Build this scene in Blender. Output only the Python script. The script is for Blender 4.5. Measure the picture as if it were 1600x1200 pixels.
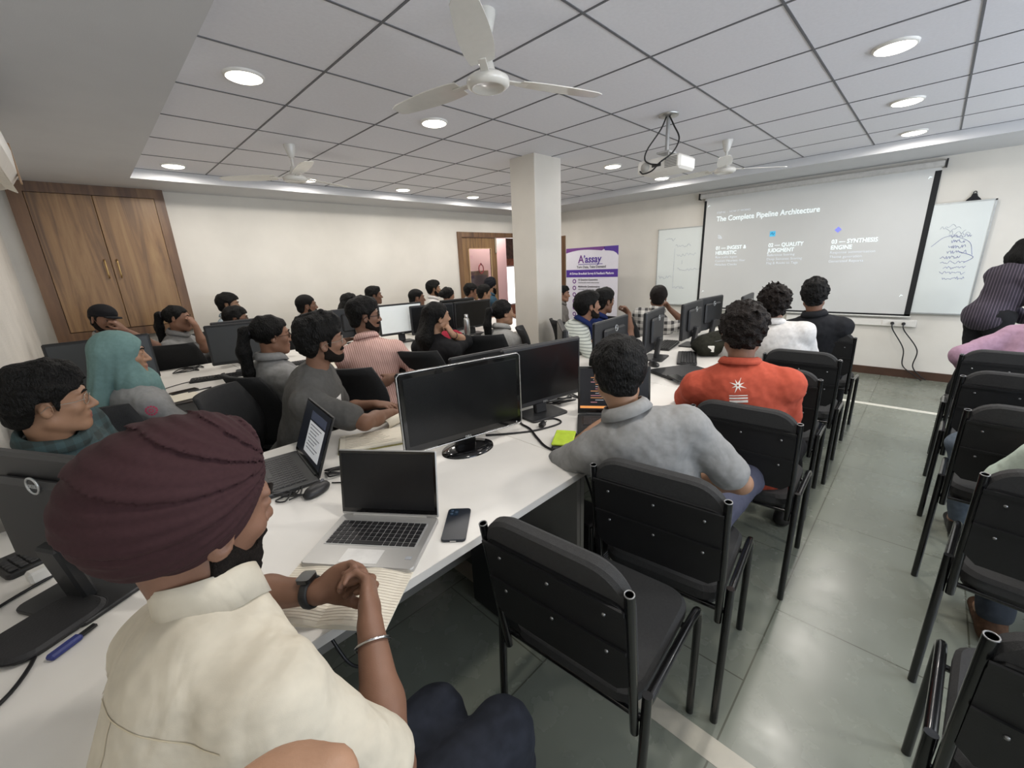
import bpy, bmesh, math, random
import numpy as np
from mathutils import Vector, Matrix

for _o in list(bpy.data.objects):
    bpy.data.objects.remove(_o, do_unlink=True)
SC = bpy.context.scene
COL = SC.collection
PI = math.pi

# ------------------------------------------------------------------ camera
cam_d = bpy.data.cameras.new('camera')
cam_d.sensor_width = 36.0
cam_d.sensor_fit = 'HORIZONTAL'
cam_d.lens = 645.12 / 1600.0 * 36.0
cam_d.clip_start = 0.02
cam = bpy.data.objects.new('camera', cam_d)
COL.objects.link(cam)
_r = Vector((0.7000, -0.7129, -0.0423)); _d = Vector((-0.2271, -0.1660, -0.9596)); _f = Vector((0.6771, 0.6814, -0.2781))
_f.normalize(); _r = (_r - _f * _r.dot(_f)).normalized(); _d = _f.cross(_r)
cam.matrix_world = Matrix(((_r.x, -_d.x, -_f.x, 0.0), (_r.y, -_d.y, -_f.y, 0.0), (_r.z, -_d.z, -_f.z, 1.53), (0, 0, 0, 1)))
SC.camera = cam

# ------------------------------------------------------------------ world, exposure
w = bpy.data.worlds.new('world'); SC.world = w; w.use_nodes = True
w.node_tree.nodes['Background'].inputs[0].default_value = (0.62, 0.72, 0.9, 1)
w.node_tree.nodes['Background'].inputs[1].default_value = 0.6
SC.view_settings.view_transform = 'Standard'
SC.view_settings.look = 'None'
SC.view_settings.gamma = 1.0
SC.view_settings.exposure = EXPOSURE = -0.28
SC.view_settings.use_curve_mapping = False
SC.cycles.use_denoising = True
SC.cycles.max_bounces = 8
SC.cycles.diffuse_bounces = 5
SC.cycles.sample_clamp_indirect = 6.0
LAMP_W = 7.0          # watts of each ceiling downlight
WINDOW_FILL_W = 55.0        # watts of daylight fill added at each unseen right-hand window
def area_light(name, loc, direction, sx, sy, watts, col):
    l = bpy.data.lights.new(name, 'AREA'); l.shape = 'RECTANGLE'; l.size = sx; l.size_y = sy
    l.energy = watts; l.color = col
    o = bpy.data.objects.new(name, l); COL.objects.link(o)
    o.location = loc
    o.rotation_euler = Vector(direction).to_track_quat('-Z', 'Y').to_euler()
    return o
for _x in (0.75, 2.95, 5.15):
    area_light('daylight', (_x, -2.62, 1.5), (0, 1, 0.10), 1.5, 1.3, WINDOW_FILL_W, (0.80, 0.88, 1.0))  # fill lamps at the added windows, tipped up to lift the ceiling
area_light('daylight', (9.2, 9.2, 1.5), (-.55, -1, 0), 1.4, 1.6, 60.0, (1.0, 0.97, 0.95))

# ------------------------------------------------------------------ helpers
def lin(c):
    if isinstance(c, str):
        c = tuple(int(c[i:i + 2], 16) / 255 for i in (0, 2, 4))
    return tuple((v / 12.92 if v <= 0.04045 else ((v + 0.055) / 1.055) ** 2.4) for v in c)

MATS = {}
def mat(name, col, rough=0.6, metal=0.0, var=0.08, scale=30.0, bump=0.0, bscale=200.0, spec=0.5, emit=0.0, stretch=None, coat=0.0, sheen=0.0):
    """principled material whose colour and bump come from object-space noise"""
    if name in MATS: return MATS[name]
    m = bpy.data.materials.new(name); MATS[name] = m
    m.use_nodes = True
    nt = m.node_tree; b = nt.nodes['Principled BSDF']
    c = lin(col)
    b.inputs['Roughness'].default_value = rough
    b.inputs['Metallic'].default_value = metal
    b.inputs['Specular IOR Level'].default_value = spec
    b.inputs['Coat Weight'].default_value = coat
    b.inputs['Sheen Weight'].default_value = sheen
    tc = nt.nodes.new('ShaderNodeTexCoord')
    src = tc.outputs['Object']
    if stretch:
        mp = nt.nodes.new('ShaderNodeMapping'); mp.inputs['Scale'].default_value = stretch
        nt.links.new(src, mp.inputs['Vector']); src = mp.outputs['Vector']
    n = nt.nodes.new('ShaderNodeTexNoise'); n.inputs['Scale'].default_value = scale; n.inputs['Detail'].default_value = 3
    nt.links.new(src, n.inputs['Vector'])
    r = nt.nodes.new('ShaderNodeValToRGB')
    r.color_ramp.elements[0].position = 0.3; r.color_ramp.elements[1].position = 0.7
    r.color_ramp.elements[0].color = (*[max(0, v * (1 - var)) for v in c], 1)
    r.color_ramp.elements[1].color = (*[min(1, v * (1 + var)) for v in c], 1)
    nt.links.new(n.outputs['Fac'], r.inputs['Fac'])
    nt.links.new(r.outputs['Color'], b.inputs['Base Color'])
    if bump:
        n2 = nt.nodes.new('ShaderNodeTexNoise'); n2.inputs['Scale'].default_value = bscale; n2.inputs['Detail'].default_value = 2
        nt.links.new(src, n2.inputs['Vector'])
        bp = nt.nodes.new('ShaderNodeBump'); bp.inputs['Strength'].default_value = bump; bp.inputs['Distance'].default_value = 0.01
        nt.links.new(n2.outputs['Fac'], bp.inputs['Height']); nt.links.new(bp.outputs['Normal'], b.inputs['Normal'])
    if emit:
        b.inputs['Emission Color'].default_value = (*c, 1); b.inputs['Emission Strength'].default_value = emit
    return m

def nodes_of(m):
    nt = m.node_tree
    return nt, nt.nodes['Principled BSDF']

def stripes(name, c1, c2, freq, axis=(0, 1, 0), duty=0.5, rough=0.85, check=None, bump=0.15):
    """woven stripes (or a check) in object space"""
    if name in MATS: return MATS[name]
    m = mat(name, c1, rough, var=0.06, bump=bump, bscale=300)
    nt, b = nodes_of(m)
    tc = nt.nodes.new('ShaderNodeTexCoord')
    def band(ax, f):
        d = nt.nodes.new('ShaderNodeVectorMath'); d.operation = 'DOT_PRODUCT'; d.inputs[1].default_value = ax
        nt.links.new(tc.outputs['Object'], d.inputs[0])
        a = nt.nodes.new('ShaderNodeMath'); a.operation = 'MULTIPLY'; a.inputs[1].default_value = f
        nt.links.new(d.outputs['Value'], a.inputs[0])
        fr = nt.nodes.new('ShaderNodeMath'); fr.operation = 'FRACT'; nt.links.new(a.outputs[0], fr.inputs[0])
        l = nt.nodes.new('ShaderNodeMath'); l.operation = 'LESS_THAN'; l.inputs[1].default_value = duty
        nt.links.new(fr.outputs[0], l.inputs[0])
        return l.outputs[0]
    fac = band(axis, freq)
    if check:
        f2 = band(check, freq)
        ad = nt.nodes.new('ShaderNodeMath'); ad.operation = 'ADD'; nt.links.new(fac, ad.inputs[0]); nt.links.new(f2, ad.inputs[1])
        hv = nt.nodes.new('ShaderNodeMath'); hv.operation = 'MULTIPLY'; hv.inputs[1].default_value = 0.5; nt.links.new(ad.outputs[0], hv.inputs[0])
        fac = hv.outputs[0]
    mx = nt.nodes.new('ShaderNodeMix'); mx.data_type = 'RGBA'
    mx.inputs[6].default_value = (*lin(c1), 1); mx.inputs[7].default_value = (*lin(c2), 1)
    nt.links.new(fac, mx.inputs[0]); nt.links.new(mx.outputs[2], b.inputs['Base Color'])
    return m

class MB:
    """collects simple shapes and links them as ONE mesh object"""
    def __init__(s): s.v = []; s.f = []; s.mi = []; s.sm = []; s.mats = []; s.cur = 0
    def use(s, m):
        if m not in s.mats: s.mats.append(m)
        s.cur = s.mats.index(m); return s
    def add(s, vs, fs, smooth=False):
        o = len(s.v); s.v.extend([tuple(v) for v in vs])
        for f in fs: s.f.append(tuple(o + i for i in f)); s.mi.append(s.cur); s.sm.append(smooth)
        return s
    def box(s, c, d, M=None, bev=0.0):
        c = Vector(c); hx, hy, hz = d[0] / 2, d[1] / 2, d[2] / 2
        if bev <= 0:
            vs = [Vector((x, y, z)) for x in (-hx, hx) for y in (-hy, hy) for z in (-hz, hz)]
            fs = [(0, 1, 3, 2), (4, 6, 7, 5), (0, 4, 5, 1), (2, 3, 7, 6), (0, 2, 6, 4), (1, 5, 7, 3)]
        else:
            b = min(bev, hx * .98, hy * .98, hz * .98); vs = []; idx = {}
            for sx in (-1, 1):
                for sy in (-1, 1):
                    for sz in (-1, 1):
                        for k in range(3):
                            p = [sx * (hx - b), sy * (hy - b), sz * (hz - b)]
                            p[k] += (sx, sy, sz)[k] * b
                            idx[(sx, sy, sz, k)] = len(vs); vs.append(Vector(p))
            I = lambda x, y, z, k: idx[(x, y, z, k)]
            fs = []
            for q in (-1, 1):
                for k, order in ((0, ((-1, -1), (1, -1), (1, 1), (-1, 1))), (1, ((-1, -1), (-1, 1), (1, 1), (1, -1))), (2, ((-1, -1), (1, -1), (1, 1), (-1, 1)))):
                    ids = []
                    for a, b2 in order:
                        t = [a, b2]; t.insert(k, q); ids.append(I(*t, k))
                    fs.append(tuple(ids) if q > 0 else tuple(reversed(ids)))
            for k1, k2, k3 in ((0, 1, 2), (1, 2, 0), (0, 2, 1)):
                for a in (-1, 1):
                    for b2 in (-1, 1):
                        def P(t, k):
                            q = [0, 0, 0]; q[k1] = a; q[k2] = b2; q[k3] = t; return I(*q, k)
                        fs.append((P(-1, k1), P(1, k1), P(1, k2), P(-1, k2)))
            for sx in (-1, 1):
                for sy in (-1, 1):
                    for sz in (-1, 1): fs.append((I(sx, sy, sz, 0), I(sx, sy, sz, 1), I(sx, sy, sz, 2)))
        if M is not None: vs = [M @ v for v in vs]
        return s.add([v + c for v in vs], fs)
    def box2(s, a, b, bev=0.0):
        return s.box([(a[i] + b[i]) / 2 for i in range(3)], [abs(b[i] - a[i]) for i in range(3)], None, bev)
    def tube(s, pts, r, n=10, caps=True, closed=False):
        pts = [Vector(p) for p in pts]; k = len(pts)
        rs = r if isinstance(r, (list, tuple)) else [r] * k
        vs = []; up = None
        for i, p in enumerate(pts):
            if closed: t = pts[(i + 1) % k] - pts[i - 1]
            else: t = pts[min(i + 1, k - 1)] - pts[max(i - 1, 0)]
            t.normalize()
            if up is None:
                up = Vector((0, 0, 1)) if abs(t.z) < 0.9 else Vector((1, 0, 0))
            x = t.cross(up)
            if x.length < 1e-5: x = t.cross(Vector((0.3, 0.5, 0.8)))
            x.normalize(); y = x.cross(t).normalized(); up = y
            for j in range(n):
                a = 2 * PI * j / n; vs.append(p + (x * math.cos(a) + y * math.sin(a)) * rs[i])
        fs = []
        for i in range(k if closed else k - 1):
            for j in range(n):
                a, b = i * n + j, i * n + (j + 1) % n; c, d = ((i + 1) % k) * n + (j + 1) % n, ((i + 1) % k) * n + j
                fs.append((a, b, c, d))
        s.add(vs, fs, True)
        if caps and not closed:
            s.add(vs[:n], [tuple(range(n - 1, -1, -1))]); s.add(vs[-n:], [tuple(range(n))])
        return s
    def lathe(s, prof, c=(0, 0, 0), n=32, M=None, smooth=True):
        vs = []; c = Vector(c)
        for r, z in prof:
            for j in range(n):
                a = 2 * PI * j / n; v = Vector((r * math.cos(a), r * math.sin(a), z))
                vs.append((M @ v if M is not None else v) + c)
        fs = [(i * n + j, i * n + (j + 1) % n, (i + 1) * n + (j + 1) % n, (i + 1) * n + j) for i in range(len(prof) - 1) for j in range(n)]
        s.add(vs, fs, smooth)
        if prof[0][0] > 1e-6: s.add(vs[:n], [tuple(range(n - 1, -1, -1))])
        if prof[-1][0] > 1e-6: s.add(vs[-n:], [tuple(range(n))])
        return s
    def prism(s, poly, h, M=None, c=(0, 0, 0), bev=0.0):
        """polygon (x,y) extruded from z=0 to z=h"""
        n = len(poly); c = Vector(c); vs = []
        layers = [(0, 0.0), (h, 0.0)]
        if bev: layers = [(0, bev), (bev, 0.0), (h - bev, 0.0), (h, bev)]
        cx = sum(p[0] for p in poly) / n; cy = sum(p[1] for p in poly) / n
        for z, ins in layers:
            for x, y in poly:
                dx, dy = x - cx, y - cy; L = math.hypot(dx, dy) or 1
                q = Vector((x - dx / L * ins, y - dy / L * ins, z))
                vs.append((M @ q if M is not None else q) + c)
        fs = [(k * n + j, k * n + (j + 1) % n, (k + 1) * n + (j + 1) % n, (k + 1) * n + j) for k in range(len(layers) - 1) for j in range(n)]
        fs.append(tuple(range(n - 1, -1, -1))); fs.append(tuple(range((len(layers) - 1) * n, len(layers) * n)))
        return s.add(vs, fs)
    def sheet(s, poly, M=None, c=(0, 0, 0)):
        c = Vector(c); vs = [((M @ Vector((*p, 0))) if M is not None else Vector((*p, 0))) + c for p in poly]
        return s.add(vs, [tuple(range(len(vs)))])
    def build(s, name, m=None, parent=None, loc=None):
        me = bpy.data.meshes.new(name)
        me.from_pydata([tuple(v) for v in s.v], [], s.f)
        if m is not None and not s.mats: s.mats = [m]
        for x in s.mats: me.materials.append(x)
        me.polygons.foreach_set('material_index', s.mi); me.polygons.foreach_set('use_smooth', s.sm)
        me.update()
        bm = bmesh.new(); bm.from_mesh(me); bmesh.ops.recalc_face_normals(bm, faces=bm.faces); bm.to_mesh(me); bm.free()
        o = bpy.data.objects.new(name, me); COL.objects.link(o)
        if parent is not None: o.parent = parent
        if loc is not None: o.location = loc
        return o

def rrect(w, h, r, n=5, cx=0, cy=0):
    out = []
    for sx, sy, a0 in ((1, 1, 0), (-1, 1, 90), (-1, -1, 180), (1, -1, 270)):
        for i in range(n + 1):
            a = math.radians(a0 + 90 * i / n)
            out.append((cx + sx * (w / 2 - r) + r * math.cos(a), cy + sy * (h / 2 - r) + r * math.sin(a)))
    return out
def circ(r, n=24, cx=0, cy=0): return [(cx + r * math.cos(2 * PI * i / n), cy + r * math.sin(2 * PI * i / n)) for i in range(n)]
def Rz(a): return Matrix.Rotation(math.radians(a), 3, 'Z')
def Rx(a): return Matrix.Rotation(math.radians(a), 3, 'X')
def Ry(a): return Matrix.Rotation(math.radians(a), 3, 'Y')
def bez(pts, n=12):
    """smooth curve through points (Catmull-Rom)"""
    P = [Vector(p) for p in pts]; P = [P[0] * 2 - P[1]] + P + [P[-1] * 2 - P[-2]]; out = []
    for i in range(1, len(P) - 2):
        for k in range(n):
            t = k / n; a, b, c, d = P[i - 1:i + 3]
            out.append(0.5 * ((2 * b) + (c - a) * t + (2 * a - 5 * b + 4 * c - d) * t * t + (3 * b - a - 3 * c + d) * t ** 3))
    out.append(P[-2]); return out

def tag(o, label=None, cat=None, group=None, kind=None):
    if label: o['label'] = label
    if cat: o['category'] = cat
    if group: o['group'] = group
    if kind: o['kind'] = kind
    return o
def thing(name, label, cat, loc=(0, 0, 0), rz=0.0, group=None):
    o = bpy.data.objects.new(name, None); COL.objects.link(o); o.empty_display_size = 0.1
    o.location = loc; o.rotation_euler = (0, 0, math.radians(rz))
    return tag(o, label, cat, group)
def struct(o): o['kind'] = 'structure'; return o
def copy_tree(o, parent=None):
    c = o.copy(); COL.objects.link(c)
    if parent is not None: c.parent = parent
    for ch in list(o.children): copy_tree(ch, c)
    return c
def put(o, label, loc, rz=0.0, group=None):
    o.location = loc; o.rotation_euler = (0, 0, math.radians(rz)); o['label'] = label
    if group: o['group'] = group
    return o

def text_mesh(name, body, size, m, M, parent=None, align='LEFT', depth=0.0008, shear=0.0, bold=0.0, sx=1.0):
    """lettering as a thin mesh; M (4x4) places the text's own x-y plane"""
    cu = bpy.data.curves.new(name, 'FONT'); cu.body = body; cu.size = size; cu.align_x = align; cu.extrude = depth
    cu.shear = shear; cu.offset = bold; cu.resolution_u = 3
    o = bpy.data.objects.new(name, cu); COL.objects.link(o)
    bpy.context.view_layer.update()
    me = bpy.data.meshes.new_from_object(o.evaluated_get(bpy.context.evaluated_depsgraph_get()))
    bpy.data.objects.remove(o, do_unlink=True)
    me.transform(Matrix.Diagonal((sx, 1, 1, 1))); me.transform(M); me.materials.clear(); me.materials.append(m); me.name = name
    q = bpy.data.objects.new(name, me); COL.objects.link(q)
    if parent is not None: q.parent = parent
    return q
def frame4(o, x, y):
    """4x4 with origin o, local x and y axes"""
    x = Vector(x).normalized(); y = Vector(y).normalized(); z = x.cross(y)
    return Matrix(((x.x, y.x, z.x, o[0]), (x.y, y.y, z.y, o[1]), (x.z, y.z, z.z, o[2]), (0, 0, 0, 1)))
# ================================================================== THE ROOM
ZC, ZS = 2.536, 2.446           # tile ceiling and the lower plaster border round it
X0, X1, Y0, Y1 = -0.40, 6.80, -2.65, 6.09
GX0, GX1, GY0, GY1 = 0.544, 5.944, -1.767, 5.433
paint = mat('wall_paint', 'dedad1', 0.75, var=0.035, scale=3.0, bump=0.10, bscale=260)
paint_back = mat('rough_wall_paint', 'dedad2', 0.8, var=0.05, scale=5.0, bump=0.35, bscale=90)
plaster = mat('ceiling_plaster', 'd0d1d3', 0.8, var=0.02, scale=4.0, bump=0.06, bscale=200)
pillar_paint = mat('pillar_paint', 'dad5cb', 0.6, var=0.03, scale=4.0, bump=0.06)
pink_paint = mat('pink_wall_paint', 'e2b9b4', 0.8, var=0.03, scale=3.0)
brown_trim = mat('brown_skirting', '4a3428', 0.4, var=0.15, scale=8)
white_plastic = mat('white_plastic', 'e6e4de', 0.35, var=0.02)
black_plastic = mat('black_plastic', '1b1b1d', 0.42, var=0.12, bump=0.05, bscale=400)
black_gloss = mat('black_gloss_plastic', '0c0c0d', 0.12, var=0.1, coat=0.4)
cable_black = mat('black_cable', '121214', 0.45)
chrome = mat('chrome', 'c9c9c9', 0.2, 1.0)
steel = mat('brushed_steel', 'b9bab8', 0.32, 1.0, stretch=(1, 1, 20))

# polished stone floor in slabs with thin dark joints
floor_m = mat('stone_floor', '7c8075', 0.24, var=0.07, scale=2.2, spec=0.55)
nt, bs = nodes_of(floor_m)
tc = nt.nodes.new('ShaderNodeTexCoord')
mp = nt.nodes.new('ShaderNodeMapping'); mp.inputs['Location'].default_value = (-0.50, 0.35, 0)
nt.links.new(tc.outputs['Object'], mp.inputs['Vector'])
br = nt.nodes.new('ShaderNodeTexBrick'); br.inputs['Scale'].default_value = 1.0
br.inputs['Brick Width'].default_value = 0.9; br.inputs['Row Height'].default_value = 0.6
br.inputs['Mortar Size'].default_value = 0.0035; br.inputs['Mortar Smooth'].default_value = 0.4
br.inputs['Color1'].default_value = (1, 1, 1, 1); br.inputs['Color2'].default_value = (0.84, 0.85, 0.83, 1); br.inputs['Mortar'].default_value = (0.45, 0.44, 0.40, 1)
nt.links.new(mp.outputs['Vector'], br.inputs['Vector'])
ramp = [n for n in nt.nodes if n.type == 'VALTORGB'][0]
mx = nt.nodes.new('ShaderNodeMix'); mx.data_type = 'RGBA'; mx.blend_type = 'MULTIPLY'; mx.inputs[0].default_value = 1
nt.links.new(ramp.outputs['Color'], mx.inputs[6]); nt.links.new(br.outputs['Color'], mx.inputs[7])
nt.links.new(mx.outputs[2], bs.inputs['Base Color'])
n3 = nt.nodes.new('ShaderNodeTexNoise'); n3.inputs['Scale'].default_value = 9; n3.inputs['Detail'].default_value = 6
mr = nt.nodes.new('ShaderNodeMapRange'); mr.inputs[3].default_value = 0.16; mr.inputs[4].default_value = 0.36
nt.links.new(tc.outputs['Object'], n3.inputs['Vector']); nt.links.new(n3.outputs['Fac'], mr.inputs[0]); nt.links.new(mr.outputs[0], bs.inputs['Roughness'])
strip_m = mat('pale_stone_strip', 'b3aea0', 0.28, var=0.10, scale=12)

struct(MB().box2((X0 - .1, Y0 - .1, -0.08), (X1 + .1, Y1 + .1, 0)).build('floor', floor_m))
struct(MB().box2((1.045, Y0, 0), (1.125, Y1, 0.0012)).build('trim_1', strip_m))
struct(MB().box2((5.36, Y0, 0), (5.43, Y1, 0.0012)).build('trim_2', mat('white_stone_strip', 'dcdacd', 0.3)))

# walls
struct(MB().box2((X0 - .12, Y0, 0), (X0, Y1 + .1, 2.7)).build('wall_back', paint_back))
struct(MB().box2((X1, Y0, 0), (X1 + .12, Y1 + .1, 2.7)).build('wall_front', paint))
DX0, DX1, DZ = 4.84, 6.62, 2.12
mb = MB()
mb.box2((X0, Y1, 0), (DX0, Y1 + .12, 2.7)); mb.box2((DX1, Y1, 0), (X1, Y1 + .12, 2.7)); mb.box2((DX0, Y1, DZ), (DX1, Y1 + .12, 2.7))
struct(mb.build('wall_left', paint))
# wall on the right, out of view; its three windows are added for daylight fill
mb = MB(); WZ0, WZ1 = 0.85, 2.15
xs = [X0, 0.0, 1.5, 2.2, 3.7, 4.4, 5.9, X1]
for i in range(0, 7):
    if i % 2 == 0: mb.box2((xs[i], Y0 - .12, 0), (xs[i + 1], Y0, 2.7))
    else: mb.box2((xs[i], Y0 - .12, 0), (xs[i + 1], Y0, WZ0)); mb.box2((xs[i], Y0 - .12, WZ1), (xs[i + 1], Y0, 2.7))
struct(mb.build('wall_right', paint))
alu = mat('window_aluminium', 'a8aaa8', 0.4, 0.8)
glass_m = bpy.data.materials.new('window_glass'); glass_m.use_nodes = True
_b = glass_m.node_tree.nodes['Principled BSDF']; _b.inputs['Transmission Weight'].default_value = 1; _b.inputs['Roughness'].default_value = 0.02; _b.inputs['IOR'].default_value = 1.45
_n = glass_m.node_tree.nodes.new('ShaderNodeTexNoise'); _n.inputs['Scale'].default_value = 3
_mr = glass_m.node_tree.nodes.new('ShaderNodeMapRange'); _mr.inputs[3].default_value = 0.01; _mr.inputs[4].default_value = 0.04
glass_m.node_tree.links.new(_n.outputs['Fac'], _mr.inputs[0]); glass_m.node_tree.links.new(_mr.outputs[0], _b.inputs['Roughness'])
for k in range(3):
    a, b = xs[1 + 2 * k], xs[2 + 2 * k]
    mb = MB()
    for p, q in (((a, WZ0), (b, WZ0 + .05)), ((a, WZ1 - .05), (b, WZ1)), ((a, WZ0), (a + .05, WZ1)), ((b - .05, WZ0), (b, WZ1)), (((a + b) / 2 - .03, WZ0), ((a + b) / 2 + .03, WZ1))):
        mb.box2((p[0], Y0 - .09, p[1]), (q[0], Y0 - .04, q[1]))
    wn = struct(mb.build('window_%d' % (k + 1), alu))
    MB().box2((a + .04, Y0 - .068, WZ0 + .04), (b - .04, Y0 - .062, WZ1 - .04)).build('pane', glass_m, wn)

# skirting
struct(MB().box2((X1 - .018, Y0, 0), (X1, 5.1, .095)).build('baseboard_front', brown_trim))
struct(MB().box2((X0, Y1 - .018, 0), (DX0 - .02, Y1, .095)).build('baseboard_left', brown_trim))
struct(MB().box2((X0, Y0, 0), (X0 + .018, Y1 - .02, .095)).build('baseboard_back', brown_trim))

# ceiling: lay-in tiles that hang a little below their T-bars, plaster border round them
tile_m = mat('ceiling_tile', 'e9e9ee', 0.85, var=0.02, scale=60, bump=0.12, bscale=500)
tbar_m = mat('ceiling_grid_bar', '66676b', 0.6, 0.0)
mb = MB()
for i in range(9):
    for j in range(12):
        cx, cy = GX0 + .3 + .6 * i, GY0 + .3 + .6 * j
        mb.box((cx, cy, ZC + .012), (.598, .598, .024))
ce = struct(mb.build('ceiling', tile_m))
mb = MB()
for i in range(10): mb.box2((GX0 + .6 * i - .0055, GY0, ZC - .003), (GX0 + .6 * i + .0055, GY1, ZC + .01))
for j in range(13): mb.box2((GX0, GY0 + .6 * j - .0055, ZC - .0032), (GX1, GY0 + .6 * j + .0055, ZC + .0101))
mb.build('grid_bar', tbar_m, ce)
MB().box2((X0, Y0, 2.70), (X1, Y1, 2.76)).build('slab', plaster, ce)
for n, (a, b) in enumerate((((X0, Y0), (GX0, Y1)), ((GX1, Y0), (X1, Y1)), ((GX0, GY1), (GX1, Y1)), ((GX0, Y0), (GX1, GY0)))):
    struct(MB().box2((a[0], a[1], ZS), (b[0], b[1], 2.69)).build('trim_%d' % (n + 3), plaster))

# column
struct(MB().box2((3.28, 2.87, 0), (3.69, 3.20, ZC + .004), bev=.006).build('column', pillar_paint))

# ---------------------------------------------------------------- oak laminate, door, wardrobe
def wood(name, c1, c2, c3, sc=(16, 16, 1.1)):
    m = bpy.data.materials.new(name); MATS[name] = m; m.use_nodes = True
    nt, b = nodes_of(m); b.inputs['Roughness'].default_value = 0.45
    tc = nt.nodes.new('ShaderNodeTexCoord'); mp = nt.nodes.new('ShaderNodeMapping'); mp.inputs['Scale'].default_value = sc
    nt.links.new(tc.outputs['Object'], mp.inputs['Vector'])
    n = nt.nodes.new('ShaderNodeTexNoise'); n.inputs['Scale'].default_value = 0.6; n.inputs['Detail'].default_value = 6; n.inputs['Distortion'].default_value = 1.2; n.inputs['Roughness'].default_value = 0.62
    nt.links.new(mp.outputs['Vector'], n.inputs['Vector'])
    r = nt.nodes.new('ShaderNodeValToRGB'); e = r.color_ramp.elements
    e[0].position = 0.32; e[0].color = (*lin(c1), 1); e[1].position = 0.72; e[1].color = (*lin(c3), 1)
    x = e.new(0.52); x.color = (*lin(c2), 1)
    nt.links.new(n.outputs['Fac'], r.inputs['Fac']); nt.links.new(r.outputs['Color'], b.inputs['Base Color'])
    bp = nt.nodes.new('ShaderNodeBump'); bp.inputs['Strength'].default_value = 0.1; nt.links.new(n.outputs['Fac'], bp.inputs['Height']); nt.links.new(bp.outputs['Normal'], b.inputs['Normal'])
    return m
oak = wood('oak_laminate', '5f4834', '8a6a48', '9d7f58')
oak_dark = wood('oak_frame_laminate', '523b2d', '71543c', '866849')
brass = mat('brass_handle', 'b79a67', 0.3, 0.9)

wd = thing('wall_cupboard', 'tall oak laminate two-door cupboard set high in the corner of the cream wall', 'cupboard', (0.28, 6.0, 0.97))
mb = MB()
W0, W1, HH = -.56, .555, 1.476     # local x range, height up to the plaster border
for a, b in (((W0, 0), (W0 + .10, HH)), ((W1 - .085, 0), (W1, HH)), ((W0 + .1, 0), (W1 - .085, .085)), ((W0 + .1, HH - .09), (W1 - .085, HH))):
    mb.box2((a[0], 0.0, a[1]), (b[0], 0.088, b[1]))
mb.box2((W0 + .09, .06, .08), (W1 - .08, .086, HH - .08))
mb.build('frame', oak_dark, wd)
for s, (a, b) in ((1, (W0 + .104, -.010)), (-1, (-.006, W1 - .089))):
    d = MB().box2((a, -.006, .090), (b, .03, HH - .094), bev=.003).build('door', oak, wd)
    hx = (b - .045) if s > 0 else (a + .045)
    mb = MB(); mb.tube([(hx, -.006, .60), (hx, -.034, .605), (hx, -.036, .63), (hx, -.036, .75), (hx, -.034, .775), (hx, -.006, .78)], .006, 8)
    mb.build('handle', brass, d)

dr = MB()
fw, fy0, fy1 = .085, Y1 - .03, Y1 + .14
dr.box2((DX0, fy0, 0), (DX0 + fw, fy1, DZ)); dr.box2((DX1 - fw, fy0, 0), (DX1, fy1, DZ)); dr.box2((DX0 + fw, fy0, DZ - fw), (DX1 - fw, fy1, DZ))
door = struct(dr.build('door_1', oak_dark))
lx0, lx1, lz = DX0 + fw + .006, 5.80, DZ - fw - .006
gx0, gx1, gz0, gz1 = lx0 + .16, lx1 - .145, 1.0, 1.845
mb = MB()
for a, b in (((lx0, .01), (gx0, lz)), ((gx1, .01), (lx1, lz)), ((gx0, .01), (gx1, gz0)), ((gx0, gz1), (gx1, lz))):
    mb.box2((a[0], Y1 + .01, a[1]), (b[0], Y1 + .05, b[1]))
leaf = mb.build('door_leaf', oak, door)
mb = MB()
for a, b in (((gx0, gz0), (gx0 + .012, gz1)), ((gx1 - .012, gz0), (gx1, gz1)), ((gx0, gz1 - .012), (gx1, gz1)), ((gx0, gz0), (gx1, gz0 + .012))):
    mb.box2((a[0], Y1 - .001, a[1]), (b[0], Y1 + .02, b[1]))
mb.build('bead', mat('pale_beading', 'c9ac84', 0.5), leaf)
MB().box2((gx0, Y1 + .027, gz0), (gx1, Y1 + .033, gz1)).build('glass', glass_m, leaf)
mb = MB(); mb.box2((lx1 - .05, Y1 - .02, lz - .28), (lx1 - .015, Y1 + .01, lz + .03), bev=.004); mb.tube([(lx1 - .03, Y1 - .024, lz - .25), (lx1 - .03, Y1 - .024, lz - .02)], .007, 8)
mb.build('bolt', mat('bolt_metal', 'cfc9ba', 0.3, 0.9), leaf)
leaf2 = MB().box((DX1 + .32, Y1 + .19, 1.0), (.80, .04, 1.98)).build('door_leaf', oak, door)
mb = MB(); mb.tube([(DX1 + .62, Y1 + .21, .92), (DX1 + .62, Y1 + .26, .92), (DX1 + .62, Y1 + .26, 1.10), (DX1 + .62, Y1 + .21, 1.10)], .009, 8); mb.build('handle', steel, leaf2)

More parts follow.
